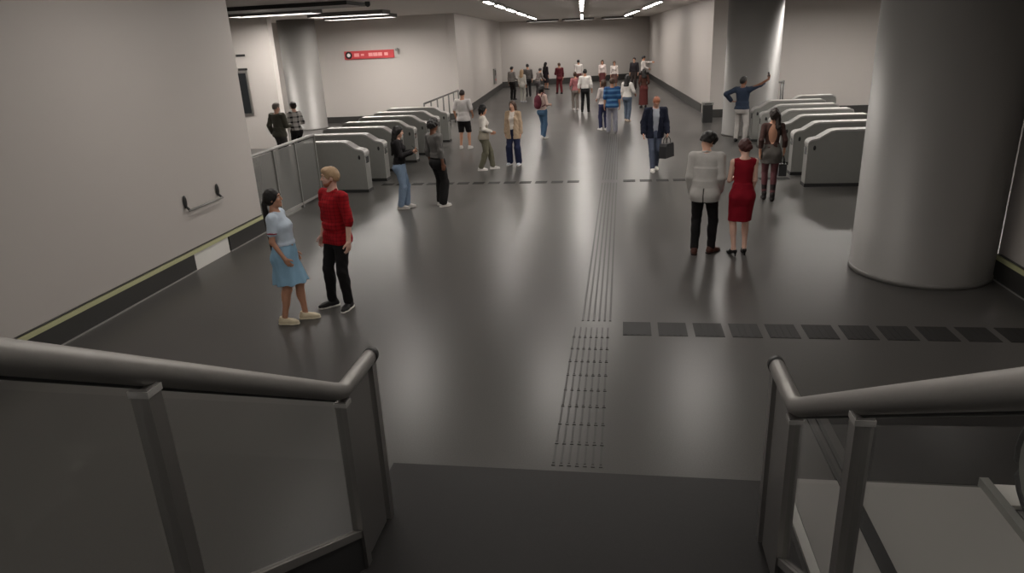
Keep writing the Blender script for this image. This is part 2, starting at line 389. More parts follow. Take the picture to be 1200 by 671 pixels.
for i in range(7):
    ticket_gate(4.86 if i == 6 else 3.74, 15.20 + 1.30*i, 1, 1.5 if i == 6 else 2.0, 'grey steel ticket gate in the right row, %s' % ('nearest, beside the big steel column' if i == 0 else 'the %s one back along the aisle' % nth[i]), 'ticket gates on the right')

# barrier between the left wall and the gates
t = thing('glass_barrier', 'waist high steel framed glass barrier between left wall and ticket gates', 'barrier', (-6.70, 11.70, 0))
bm = bmesh.new(); tube(bm, [(0, 0.03, .05), (0, .03, 1.25), (0, .06, 1.33), (0, .14, 1.37), (0, 2.93, 1.39)], .032, 12); from_bm('top_rail', bm, M['gatetop'], t, True)
bm = bmesh.new(); box(bm, (-.02, .05, .06), (.02, 2.92, .11)); from_bm('bottom_rail', bm, M['gatetop'], t)
for y in (.03, 1.0, 1.95, 2.92):
    bm = bmesh.new(); box(bm, (-.025, y-.025, 0), (.025, y+.025, 1.36)); from_bm('post', bm, M['gate'], t, bevel=.005)
for y in (.03, 1.0, 1.95):
    bx('glass_panel', (-.008, y+.03, .115), (.008, y+.92, 1.33), M['barrierglass'], t)

def fence(name, label, pts, h, n):
    t = thing(name, label, 'fence', (pts[0][0], pts[0][1], 0))
    P = [Vector((p[0]-pts[0][0], p[1]-pts[0][1], 0)) for p in pts]
    bm = bmesh.new(); tube(bm, [p + Vector((0, 0, h)) for p in P], .032, 10); from_bm('top_rail', bm, M['fencesteel'], t, True)
    bm = bmesh.new(); tube(bm, [p + Vector((0, 0, .12)) for p in P], .02, 8); from_bm('bottom_rail', bm, M['fencesteel'], t, True)
    segs = [(P[i+1]-P[i]).length for i in range(len(P)-1)]; tot = sum(segs)
    for k in range(n):
        d = tot * k / (n-1); i = 0
        while i < len(segs)-1 and d > segs[i]: d -= segs[i]; i += 1
        q = P[i].lerp(P[i+1], min(1, d/segs[i]))
        bm = bmesh.new(); tube(bm, [q, q + Vector((0, 0, h))], .030, 8); from_bm('post', bm, M['fencesteel'], t, True)
    return t
fence('guard_fence', 'steel post fence running from left gates to the corridor wall', [(-6.72, 23.75), (-6.82, 27), (-6.92, 29.9)], 1.22, 7)
fence('guard_fence', 'curved steel post fence behind the right gates near the column', [(4.30, 25.05), (4.55, 25.0), (4.8, 25.0), (5.0, 25.02), (5.2, 25.12), (5.33, 25.35), (5.38, 25.6)], 1.42, 7)

# ------------------------------------------------------------------ stairs, handrails, escalator
bm = bmesh.new()
pts = [(3.22, 0)]
for i in range(24): pts += [(3.22 - .28*i, .165*(i+1)), (3.22 - .28*(i+1), .165*(i+1))]
pts += [(3.22 - .28*24, 0)]
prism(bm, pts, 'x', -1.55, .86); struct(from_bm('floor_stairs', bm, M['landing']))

SL = math.tan(R(30.6))
def stair_rail(x, s, label, ypost):
    """s = +1: the outer side is +x"""
    t = thing('stair_handrail', label, 'handrail', (x, 3.45, 0))
    top = lambda y: 1.255 + max(0, 3.45 - y) * SL
    Y = lambda y: y - 3.45
    pts = [(0, Y(-1.6), top(-1.6))] + [(0, Y(y), top(y)) for y in (1.0, 2.2, 3.2)] + [(0, Y(3.36), top(3.36)), (0, Y(3.42), top(3.42)+.004), (0, Y(3.48), 1.252), (0, Y(3.56), 1.25), (0, Y(3.98), 1.25)]
    bm = bmesh.new(); tube(bm, pts, .046, 20, .052); from_bm('rail', bm, M['railsteel'], t, True)
    bm = bmesh.new(); tube(bm, [(p[0], p[1], p[2]-.054) for p in pts[:-4]], .014, 8); from_bm('rail_groove', bm, M['black'], t, True)
    bm = bmesh.new(); tube(bm, [(0, Y(3.945), 1.25), (0, Y(3.99), 1.25)], .049, 20, .055); ellip(bm, (0, Y(3.99), 1.25), (.0485, .028, .0545)); from_bm('rail_cap', bm, M['black'], t, True)
    for y in ypost:
        zb = max(0, (3.22 - y) * .589 + .0)
        o_ = bmesh.new(); box(o_, (-.035, Y(y)-.035, zb), (.035, Y(y)+.035, top(y)-.05)); p = from_bm('post', o_, M['poststeel'], t, bevel=.006)
        bx('collar', (-.039, Y(y)-.039, top(y)-.085 + .0), (.039, Y(y)+.039, top(y)-.06), M['gatetop'], p)
    # end plate and outer post under the level end of the rail
    bx('end_plate', (-.012, Y(3.49), .02), (.012, Y(3.86), 1.215), M['poststeel'], t)
    o_ = bmesh.new(); box(o_, (-.03, Y(3.90), 0), (.03, Y(3.97), 1.22)); from_bm('end_post', o_, M['poststeel'], t, bevel=.006)
    # foot bar, stringer and glass
    b0 = lambda y: .29 + (3.42 - y) * SL
    bm = bmesh.new(); prism(bm, [(Y(3.41), b0(3.41)), (Y(-1.5), b0(-1.5)), (Y(-1.5), b0(-1.5)-.05), (Y(3.41), b0(3.41)-.05)], 'x', -.025, .025); from_bm('foot_bar', bm, M['railsteel'], t)
    bm = bmesh.new(); prism(bm, [(Y(3.41), b0(3.41)-.05), (Y(-1.5), b0(-1.5)-.05), (Y(-1.5), b0(-1.5)-.42), (Y(2.95), 0), (Y(3.41), 0)], 'x', -.015, .015); from_bm('stringer', bm, M['dark'], t)
    ys = sorted(ypost) ; ys = [-1.5] + ys
    for a, b in zip(ys, ys[1:]):
        a2, b2 = a + .045, b - .045
        bm = bmesh.new(); prism(bm, [(Y(a2), b0(a2)), (Y(b2), b0(b2)), (Y(b2), top(b2)-.10), (Y(a2), top(a2)-.10)], 'x', -.006, .006); from_bm('glass_panel', bm, M['glass'], t)
    return t
stair_rail(-1.63, -1, 'thick grey stair handrail with glass panels on the left of the stairs', [0.3, 1.93, 3.45])
stair_rail(0.925, 1, 'thick grey stair handrail on square posts on the right of the stairs', [0.9, 2.53, 3.45])

t = thing('escalator', 'light metal escalator landing plate with black rounded handrail end at lower right', 'escalator', (1.9, 4.0, 0))
bx('landing_plate', (-.68, -1.4, 0), (.64, .62, .012), M['plate'], t)
bm = bmesh.new(); box(bm, (-.75, -1.0, 0), (-.69, .36, .03)); from_bm('edge_trim', bm, M['white'], t)
bm = bmesh.new(); box(bm, (.64, -1.4, 0), (.70, .66, .07)); from_bm('skirt', bm, M['gate'], t, bevel=.01)
bm = bmesh.new(); box(bm, (.72, .40, 0), (.92, .64, .03)); from_bm('foot_cover', bm, M['white'], t, bevel=.01)
def esc_rail(x):
    pts = [(x, -2.6, 1.9), (x, -1.2, 1.02), (x, -.7, .82), (x, .12, .80)]
    for k in range(1, 13):
        a = R(90) - R(180) * k / 12; pts.append((x, .12 + .37*math.cos(a), .43 + .37*math.sin(a)))
    pts += [(x, -.3, .06)]
    bm = bmesh.new(); tube(bm, pts, .04, 12, .03); return from_bm('handrail_belt', bm, M['black'], t, True)
esc_rail(.77)
bm = bmesh.new()
pp = [(-1.0, .06), (.12, .06)] + [(.12 + .345*math.cos(R(-90 + 15*k)), .43 + .345*math.sin(R(-90 + 15*k))) for k in range(1, 13)] + [(-.7, .78), (-1.0, .9)]
prism(bm, pp, 'x', .75, .79); from_bm('balustrade_panel', bm, M['gate'], t)
bm = bmesh.new(); box(bm, (.72, -1.4, .0), (.90, .30, .06)); from_bm('balustrade_base', bm, M['gate'], t, bevel=.01)
t = thing('floor_channel', 'dark steel channel with twin ridges set on the floor across the escalator plate', 'floor channel', (1.62, 3.4, 0.012))
bx('channel', (-.045, 0, 0), (.045, 1.22, .012), M['black'], t)
bm = bmesh.new(); box(bm, (-.05, 1.22, -.012), (-.022, 2.2, .012)); box(bm, (.022, 1.22, -.012), (.05, 2.2, .012)); from_bm('ridge', bm, M['black'], t)

# ------------------------------------------------------------------ figures: signed-distance shapes meshed into one smooth skin
def nrm(v): v = np.asarray(v, float); return v / (np.linalg.norm(v) + 1e-9)
def rotm(ax, deg):
    return np.array(Matrix.Rotation(R(deg), 3, ax))

class Field:
    """collects shapes, evaluates them on a grid, returns a smooth closed surface (surface nets)"""
    def __init__(s): s.ops = []
    def _add(s, fn, lo, hi, k): s.ops.append(('+', fn, np.array(lo), np.array(hi), k)); return s
    def cap(s, a, b, ra, rb=None, k=.02, off=0.0, flat=None):
        a = np.asarray(a, float); b = np.asarray(b, float); rb = ra if rb is None else rb; ra += off; rb += off
        ba = b - a; L2 = ba @ ba + 1e-9
        def fn(X, Y, Z):
            px, py, pz = X - a[0], Y - a[1], Z - a[2]
            t = np.clip((px*ba[0] + py*ba[1] + pz*ba[2]) / L2, 0, 1)
            return np.sqrt((px - t*ba[0])**2 + (py - t*ba[1])**2 + (pz - t*ba[2])**2) - (ra + t*(rb - ra))
        m = max(ra, rb); return s._add(fn, np.minimum(a, b) - m, np.maximum(a, b) + m, k)
    @staticmethod
    def _ell(c, r, Rm):
        c = np.asarray(c, float); r = np.asarray(r, float)
        def fn(X, Y, Z):
            px, py, pz = X - c[0], Y - c[1], Z - c[2]
            if Rm is not None:
                px, py, pz = (Rm[0,0]*px + Rm[1,0]*py + Rm[2,0]*pz, Rm[0,1]*px + Rm[1,1]*py + Rm[2,1]*pz, Rm[0,2]*px + Rm[1,2]*py + Rm[2,2]*pz)
            q0 = np.sqrt((px/r[0])**2 + (py/r[1])**2 + (pz/r[2])**2); q1 = np.sqrt((px/r[0]**2)**2 + (py/r[1]**2)**2 + (pz/r[2]**2)**2)
            return q0 * (q0 - 1) / (q1 + 1e-6)
        return fn
    def ell(s, c, r, Rm=None, k=.02, off=0.0):
        r = np.asarray(r, float) + off; m = r.max(); c = np.asarray(c, float)
        e = np.sqrt(((Rm * r) ** 2).sum(1)) if Rm is not None else r
        return s._add(s._ell(c, r, Rm), c - e, c + e, k)
    def loft(s, o, Rm, rows, k=.03, off=0.0, capoff=0.0):
        """rows of (z, rx, ry, y) along the frame's own z"""
        rows = sorted(rows); z = np.array([q[0] for q in rows]); rx = np.array([q[1] for q in rows]) + off; ry = np.array([q[2] for q in rows]) + off
        yo = np.array([q[3] if len(q) > 3 else 0 for q in rows]); o = np.asarray(o, float)
        zf = np.linspace(z[0], z[-1], 60)
        def sm(v):
            f = np.interp(zf, z, v)
            p = np.concatenate([[f[0]]*3, f, [f[-1]]*3]); return np.convolve(p, np.ones(7)/7, 'valid')
        rxf, ryf, yof = sm(rx), sm(ry), sm(yo)
        def fn(X, Y, Z):
            px, py, pz = X - o[0], Y - o[1], Z - o[2]
            u = Rm[0,0]*px + Rm[1,0]*py + Rm[2,0]*pz; v = Rm[0,1]*px + Rm[1,1]*py + Rm[2,1]*pz; w = Rm[0,2]*px + Rm[1,2]*py + Rm[2,2]*pz
            a = np.interp(w, zf, rxf); b = np.interp(w, zf, ryf); c = np.interp(w, zf, yof)
            q0 = np.sqrt((u/a)**2 + ((v-c)/b)**2); q1 = np.sqrt((u/a**2)**2 + ((v-c)/b**2)**2)
            d = q0 * (q0 - 1) / (q1 + 1e-6)
            return np.maximum(d, np.maximum(z[0] - capoff - w, w - z[-1] - capoff))
        cs = []
        for zz, a, b, c in zip(z, rx, ry, yo):
            for sx in (-1, 1):
                for sy in (-1, 1): cs.append(o + Rm @ np.array([sx*a, sy*b + c, zz]))
        cs = np.array(cs); return s._add(fn, cs.min(0) - .01, cs.max(0) + .01, k)
    def cut_ell(s, c, r, Rm=None): s.ops.append(('-', s._ell(c, r, Rm), None, None, 0)); return s
    def cut_cap(s, a, b, ra, rb=None):
        f = Field(); f.cap(a, b, ra, rb); s.ops.append(('-', f.ops[0][1], None, None, 0)); return s
    def cut_fn(s, fn): s.ops.append(('c', fn, None, None, 0)); return s
    def plane(s, p, n):
        """keep the side the normal points away from"""
        p = np.asarray(p, float); n = nrm(n); s.ops.append(('c', lambda X, Y, Z: (X-p[0])*n[0] + (Y-p[1])*n[1] + (Z-p[2])*n[2], None, None, 0)); return s
    def wrinkle(s, amp, fx=30, fz=38, ph=0.0):
        s.ops.append(('w', lambda X, Y, Z: amp*(np.sin(fz*Z + 9*X + 6*np.sin(14*Y + ph) + ph) * np.cos(fx*X - 11*Z + ph*2)) , None, None, 0)); return s
    def mesh(s, h):
        adds = [o for o in s.ops if o[0] == '+']
        lo = np.min([o[2] for o in adds], 0) - 4*h; hi = np.max([o[3] for o in adds], 0) + 4*h
        n = np.ceil((hi - lo) / h).astype(int) + 1
        ax = [lo[i] + h*np.arange(n[i]) for i in range(3)]
        A = np.full(n, 1.0, np.float32)
        for op, fn, l, u, k in s.ops:
            if op == '+':
                i0 = np.maximum(np.floor((l - k - 3*h - lo) / h).astype(int), 0); i1 = np.minimum(np.ceil((u + k + 3*h - lo) / h).astype(int) + 1, n)
                sl = tuple(slice(a, b) for a, b in zip(i0, i1))
                X = ax[0][sl[0]][:, None, None]; Y = ax[1][sl[1]][None, :, None]; Z = ax[2][sl[2]][None, None, :]
                d = fn(X, Y, Z).astype(np.float32); a = A[sl]
                if k > 0:
                    t = np.clip(.5 + .5*(a - d)/k, 0, 1); A[sl] = a + (d - a)*t - k*t*(1 - t)
                else: A[sl] = np.minimum(a, d)
            else:
                X = ax[0][:, None, None]; Y = ax[1][None, :, None]; Z = ax[2][None, None, :]
                d = fn(X, Y, Z).astype(np.float32)
                if op == '-': A = np.maximum(A, -d)
                elif op == 'c': A = np.maximum(A, d)
                else: A = A + d
        # surface nets
        ins = A < 0
        c = np.zeros(tuple(n - 1), np.int8)
        for i in (0, 1):
            for j in (0, 1):
                for q in (0, 1): c += ins[i:n[0]-1+i, j:n[1]-1+j, q:n[2]-1+q]
        act = np.argwhere((c > 0) & (c < 8))
        idx = np.full(tuple(n - 1), -1, np.int32); idx[act[:, 0], act[:, 1], act[:, 2]] = np.arange(len(act))
        acc = np.zeros((len(act), 3)); cnt = np.zeros(len(act))
        E = [((i, j, q), d) for d in range(3) for i in (0, 1) for j in (0, 1) for q in (0, 1) if (i, j, q)[d] == 0]
        for off, d in E:
            p = act + np.array(off); e = np.zeros(3, int); e[d] = 1; p2 = p + e
            v0 = A[p[:,0], p[:,1], p[:,2]]; v1 = A[p2[:,0], p2[:,1], p2[:,2]]; m = (v0 < 0) != (v1 < 0)
            t = np.where(m, v0 / np.where(m, v0 - v1, 1), 0)
            pos = np.array(off, float)[None, :] + t[:, None] * e[None, :]
            acc[m] += pos[m]; cnt[m] += 1
        V = lo + h * (act + acc / cnt[:, None])
        Q = []
        for d in range(3):
            e = [0, 0, 0]; e[d] = 1; a, b = [x for x in range(3) if x != d]
            s0 = ins[tuple(slice(0, n[x] - (1 if x == d else 0)) for x in range(3))]; s1 = ins[tuple(slice(1, None) if x == d else slice(None) for x in range(3))]
            P = np.argwhere(s0 != s1); fl = s0[P[:,0], P[:,1], P[:,2]]
            ok = (P[:, a] > 0) & (P[:, b] > 0) & (P[:, a] < n[a]-1) & (P[:, b] < n[b]-1); P = P[ok]; fl = fl[ok]
            ea = np.zeros(3, int); ea[a] = 1; eb = np.zeros(3, int); eb[b] = 1
            g = lambda p: idx[p[:,0], p[:,1], p[:,2]]
            q = np.stack([g(P - ea - eb), g(P - eb), g(P), g(P - ea)], 1)
            if d == 1: fl = ~fl
            q[~fl] = q[~fl][:, ::-1]; Q.append(q)
        return V, np.concatenate(Q)
    def obj(s, name, h, m, parent, scale=1.0):
        V, Q = s.mesh(h); Q = Q[(Q >= 0).all(1)]
        me = bpy.data.meshes.new(name); me.vertices.add(len(V)); me.vertices.foreach_set('co', (V * scale).astype(np.float32).ravel())
        me.loops.add(Q.size); me.loops.foreach_set('vertex_index', Q.astype(np.int32).ravel())
        me.polygons.add(len(Q)); me.polygons.foreach_set('loop_start', np.arange(0, Q.size, 4, dtype=np.int32))
        try: me.polygons.foreach_set('loop_total', np.full(len(Q), 4, np.int32))
        except Exception: pass
        me.polygons.foreach_set('use_smooth', np.ones(len(Q), bool)); me.update(calc_edges=True); me.validate()
        return link(name, me, m, parent)

SKIN = {k: mat('skin', srgb(*v), 0.55, spec=0.35, var=0.04, vscale=25) for k, v in
        dict(light=(205, 160, 138), tan=(192, 143, 117), brown=(112, 76, 58), pale=(216, 176, 158)).items()}
EYEW = mat('eye white', (.50, .46, .44), .35); EYEI = mat('iris', (.03, .02, .015), .2); LIP = mat('lips', srgb(160, 85, 80), .5)
_eyeme = None
def eye_mesh():
    global _eyeme
    if _eyeme is None:
        bm = bmesh.new(); ellip(bm, (0, 0, 0), (.0125, .0125, .0125), 12, 8, 0); ellip(bm, (0, .0052, 0), (.0072, .0078, .0072), 10, 6, 1)
        _eyeme = bpy.data.meshes.new('eye'); bm.to_mesh(_eyeme); bm.free(); _eyeme.materials.append(EYEW); _eyeme.materials.append(EYEI)
        for p in _eyeme.polygons: p.use_smooth = True
    return _eyeme

def ik(a, t, l1, l2, pole):
    a = np.asarray(a, float); t = np.asarray(t, float); d = t - a; L = np.linalg.norm(d)
    L2 = min(L, (l1 + l2) * .998); u = d / (L + 1e-9); t = a + u * L2
    x = (l1*l1 - l2*l2 + L2*L2) / (2*L2); hgt = math.sqrt(max(l1*l1 - x*x, 0))
    p = np.asarray(pole, float); p = p - u * (p @ u); return a + u*x + nrm(p)*hgt, t

class Rig: pass

def build_rig(sex='m', lean=0, side=0, twist=0, head=(0, 0, 0), pelvis=(0, 0, 0), ptwist=0, lf=(-.10, .0, 8), rf=(.10, .0, -8), lh=None, rh=None, lfz=0, rfz=0,
              lpole=None, rpole=None, lpalm=None, rpalm=None, ldir=None, rdir=None, curl=28, heel=0.0, fat=0.0, lcurl=None, rcurl=None):
    """a skeleton 1.75 m tall facing +y; head = (yaw to own left, nod down, tilt); lf/rf = left/right ankle x, y and toe angle; lh/rh = wrists from the shoulders"""
    g = Rig(); g.sex = sex; g.heel = heel; f = sex == 'f'; g.fat = fat
    pz = .945 + heel + pelvis[2]
    g.pel = V3(pelvis[0], pelvis[1], pz)
    g.Rp = rotm('Z', ptwist) @ rotm('X', -lean*.25)
    g.Rc = rotm('Z', ptwist + twist) @ rotm('Y', side) @ rotm('X', -lean)
    wa = g.pel + g.Rp @ V3(0, 0, .13); g.waist = wa
    C = lambda x, y, z: wa + g.Rc @ V3(x, y, z - 1.075)
    g.C = C
    sw = .162 if f else .188
    g.hipx = .088
    g.neck = C(0, -.015, 1.475)
    hy, hn, ht = head
    g.Rh = rotm('Z', ptwist + twist*.5 + hy) @ rotm('Y', ht) @ rotm('X', -(hn + lean*.35))
    g.head = g.neck + rotm('Z', ptwist) @ rotm('X', -(lean*.7 + hn*.35)) @ V3(0, .018, .155)
    g.arm = {}; g.leg = {}
    for s, tgt, pole, palm, dr, cu in ((-1, lh, lpole, lpalm, ldir, lcurl), (1, rh, rpole, rpalm, rdir, rcurl)):
        S = C(s*sw, -.012, 1.415)
        t = V3(s*.055, .03, -.528) if tgt is None else V3(*tgt)
        po = V3(s*.35, -1, 0) if pole is None else V3(*pole)
        e, w = ik(S, S + rotm('Z', ptwist+twist) @ t, .285, .25, rotm('Z', ptwist+twist) @ po)
        hd = nrm(w - e) if dr is None else nrm(rotm('Z', ptwist+twist) @ V3(*dr))
        pn = (rotm('Z', ptwist+twist) @ V3(*((-s*1.0, .25, 0) if palm is None else palm)))
        pn = nrm(pn - hd*(pn @ hd)); g.arm[s] = (S, e, w, hd, pn, curl if cu is None else cu)
    for s, ft, fz in ((-1, lf, lfz), (1, rf, rfz)):
        Hh = g.pel + g.Rp @ V3(s*g.hipx, 0, -.05)
        toe = rotm('Z', ft[2]) @ V3(0, 1, 0)
        A = V3(ft[0], ft[1], .075 + heel + fz)
        k_, A = ik(Hh, A, .415, .418, toe + V3(0, .15, 0))
        g.leg[s] = (Hh, k_, A, toe, fz)
    return g

def torso_rows(g):
    f = g.sex == 'f'; t = g.fat
    low = [(-.16, .135, .098, -.01), (-.07, .172 if f else .165, .122 if f else .115, -.012), (0, .168 if f else .163, .115, -.008), (.06, .148, .102, 0), (.13, .122 if f else .142, .092 if f else .104, .004)]
    up = [(1.03, .128 if f else .144, .096 if f else .106, .004), (1.10, .116 if f else .140, .088 if f else .103, .004), (1.20, .130 if f else .150, .096 if f else .110, .004),
          (1.30, .145 if f else .166, .102 if f else .118, .002), (1.37, .146 if f else .168, .092 if f else .106, -.008), (1.425, .118 if f else .14, .072 if f else .084, -.015), (1.46, .07, .058, -.015)]
    if t: low = [(a, b+t*.8, c+t, d+t*.5) for a, b, c, d in low]; up = [(a, b+t*.7*(a < 1.35), c+t*(a < 1.35), d+t*.6*(a < 1.35)) for a, b, c, d in up]
    return low, up

def add_torso(F, g, off=0.0, hipoff=None, k=.05, low=True, zmin=None):
    lo, up = torso_rows(g)
    if low:
        for s in (-1, 1): F.ell(g.pel + g.Rp @ V3(s*.075, -.055, -.06), (.085, .08, .09), g.Rp, k=.04, off=off if hipoff is None else hipoff)
    if low: F.loft(g.pel, g.Rp, lo, k=k, off=off if hipoff is None else hipoff)
    F.loft(g.waist - g.Rc @ V3(0, 0, 1.075), g.Rc, up, k=k, off=off)
    sw = .162 if g.sex == 'f' else .188; r = .046 if g.sex == 'f' else .054
    for s in (-1, 1): F.cap(g.C(s*.06, -.018, 1.425), g.C(s*(sw-.012), -.014, 1.408), r, r, k=.035, off=off)
    if g.sex == 'f':
        for s in (-1, 1): F.ell(g.C(s*.062, .078, 1.275), (.056, .052, .056), g.Rc, k=.03, off=off)

def add_arm(F, g, s, off=0.0, upto=2.0, k=.02, grow=0.0):
    S, e, w, *_ = g.arm[s]; f = g.sex == 'f'; q = .86 if f else 1.0
    a, b, c, d = .052*q, .041*q, .038*q, .026*q
    t = min(upto, 1.0); F.cap(S, S + (e-S)*t, a, a + (b-a)*t, k=.03, off=off)
    if upto > 1:
        t = min(upto - 1, 1.0); F.cap(e, e + (w-e)*t, c, c + (d-c)*t, k=k, off=off + grow)

def add_leg(F, g, s, off=0.0, k=.03, wide=0.0, to=2.0, pants=False):
    Hh, kn, A, toe, fz = g.leg[s]; f = g.sex == 'f'; q = 1.0
    th = .088 if f else .086
    t = min(to, 1); F.cap(Hh, Hh + (kn-Hh)*t, th, th + (.055-th)*t, k=.04, off=off + wide*.35)
    if to > 1:
        t = to - 1
        if pants:
            F.cap(kn, kn + (A-kn)*t, .054, .046, k=k, off=off + wide)
            if t > .5: c = kn + (A-kn)*.30 - toe*.018; F.ell(c, (.048, .051, .13), np.stack([nrm(np.cross(toe, nrm(kn-A))), toe, nrm(kn-A)], 1), k=.03, off=off)
        else:
            F.cap(kn, A, .052, .034, k=k, off=off)
            c = kn + (A-kn)*.30 - toe*.018; F.ell(c, (.045, .048, .12), np.stack([nrm(np.cross(toe, nrm(kn-A))), toe, nrm(kn-A)], 1), k=.03, off=off)

def add_hand(F, g, s):
    S, e, w, d, n, curl = g.arm[s]; q = .90 if g.sex == 'f' else 1.0
    wd = nrm(np.cross(n, d)) * s   # across the palm; + is the thumb side
    wd = -wd if (wd @ (g.Rc @ V3(0, 1, .0)) < 0 and abs(d[2]) > .7) else wd
    P = w + d*.052*q; F.cap(w - d*.01, w + d*.02, .024*q, .026*q, k=.015)
    F.ell(P, (.041*q, .050*q, .0175*q), np.stack([wd, d, nrm(np.cross(wd, d))], 1), k=.012)
    def bend(v, a): # rotate v towards the palm normal
        return nrm(v*math.cos(R(a)) + n*math.sin(R(a)))
    for i, (o, ln) in enumerate(((.030, .070), (.0105, .078), (-.0095, .073), (-.028, .058))):
        b = w + (d*(.090 - .006*abs(i-1)) + wd*o)*q; dd = nrm(d + wd*(o*2.2)); r = .0098*q; b0 = b - dd*.02
        for j, fr in enumerate((.45, .32, .23)):
            dd2 = bend(dd, curl*(.5 + j)); nx = b + dd2*ln*fr*q
            F.cap(b0 if j == 0 else b, nx, r*(1 - .08*j), r*(.94 - .08*j), k=.004); b = nx
    b = w + (d*.028 + wd*.030)*q; dd = nrm(d*.72 + wd*.62 + n*.30); m = b + dd*.045*q
    F.cap(w + (d*.02 + wd*.014)*q, b, .015*q, .014*q, k=.010); F.cap(b, m, .0125*q, .011*q, k=.006); F.cap(m, m + nrm(d*.88 + wd*.25 + n*.35)*.032*q, .0108*q, .009*q, k=.004)

def add_head(F, g):
    H = lambda x, y, z: g.head + g.Rh @ V3(x, y, z); q = .95 if g.sex == 'f' else 1.0
    F.cap(g.C(0, -.02, 1.43), g.neck, .062*q, .054*q, k=.03); F.cap(g.neck, H(0, -.018, -.05), .053*q, .052*q, k=.025)
    F.ell(H(0, -.012, .028), (.073, .092, .088), g.Rh, k=.02); F.ell(H(0, .012, -.03), (.062, .072, .078), g.Rh, k=.025)
    F.ell(H(0, .042, -.074), (.042*q, .040, .034), g.Rh, k=.03); F.ell(H(0, .072, -.092), (.020, .016, .014), g.Rh, k=.018)
    F.ell(H(0, .066, .038), (.052, .022, .016), g.Rh, k=.02)              # brow
    for s in (-1, 1):
        F.ell(H(s*.036, .060, -.020), (.022, .020, .022), g.Rh, k=.02)    # cheek
        F.ell(H(s*.074, -.008, -.004), (.010, .022, .032), g.Rh, k=.006)  # ear
    F.cap(H(0, .082, .020), H(0, .101, -.016), .009, .013, k=.012)        # nose
    for s in (-1, 1): F.ell(H(s*.012, .090, -.021), (.009, .011, .008), g.Rh, k=.006)
    F.ell(H(0, .083, -.047), (.024, .010, .0075), g.Rh, k=.006); F.ell(H(0, .081, -.058), (.021, .010, .008), g.Rh, k=.006)

def add_foot(F, g, s, off=0.0, k=.02):
    Hh, kn, A, toe, fz = g.leg[s]; z = fz + g.heel; bz = fz
    F.cap(A, V3(*(A[:2] - toe[:2]*.03), z + .035), .034, .034, k=k, off=off)
    ball = np.array([*(A[:2] + toe[:2]*.115), bz + .030]); F.cap(V3(*(A[:2] + toe[:2]*.01), z + .045), ball, .034, .030, k=k, off=off)
    F.cap(ball, np.array([*(A[:2] + toe[:2]*.165), bz + .024]), .030, .022, k=k, off=off)

def make_shoe(t, g, s, h, style, m, msole, sc):
    Hh, kn, A, toe, fz = g.leg[s]; z = fz + g.heel
    Fr = np.stack([V3(toe[1], -toe[0], 0), toe, V3(0, 0, 1)], 1); O = np.array([A[0], A[1], fz])
    T = lambda x, y, zz: O + Fr @ V3(x, y, zz)
    F = Field()
    if style == 'heel':
        hz = g.heel
        F.cap(T(0, -.05, hz+.03), T(0, .06, hz*.6+.028), .034, .036, k=.02); F.cap(T(0, .06, hz*.6+.026), T(0, .125, .024), .036, .030, k=.02)
        F.cap(T(0, .12, .022), T(0, .185, .018), .030, .016, k=.02); F.cut_ell(T(0, .01, hz+.085), (.042, .085, .062), Fr)
        F.cap(T(0, -.058, hz+.02), T(0, -.062, .008), .020, .009, k=.012); F.plane(T(0, 0, 0), (0, 0, -1)); return F.obj('shoe', h, m, t, sc)
    boot = style == 'boot'
    F.cap(T(0, -.045, .042), T(0, .0, .045), .041, .042, k=.02); F.cap(T(0, 0, .050), T(0, .11, .034), .043, .043, k=.025); F.cap(T(0, .10, .032), T(0, .158, .028), .043, .031, k=.02)
    F.cap(T(0, -.02, .06), T(0, -.022, .13 if boot else .085), .043, .045, k=.02)
    if boot: F.cap(A, A + (kn-A)*.6, .047, .058, k=.02); F.plane(A + (kn-A)*.6, kn-A)
    else: F.plane(T(0, 0, .095), Fr @ V3(0, .25, 1))
    F.plane(T(0, 0, .0), (0, 0, -1)); o = F.obj('shoe', h, m, t, sc)
    if msole is not None:
        S = Field(); S.cap(T(0, -.045, .012), T(0, .10, .012), .046, .049, k=.01); S.cap(T(0, .10, .012), T(0, .160, .012), .049, .034, k=.01)
        S.plane(T(0, 0, .022), (0, 0, 1)); S.plane(T(0, 0, 0), (0, 0, -1)); S.obj('sole', h, msole, o, sc)
    return o

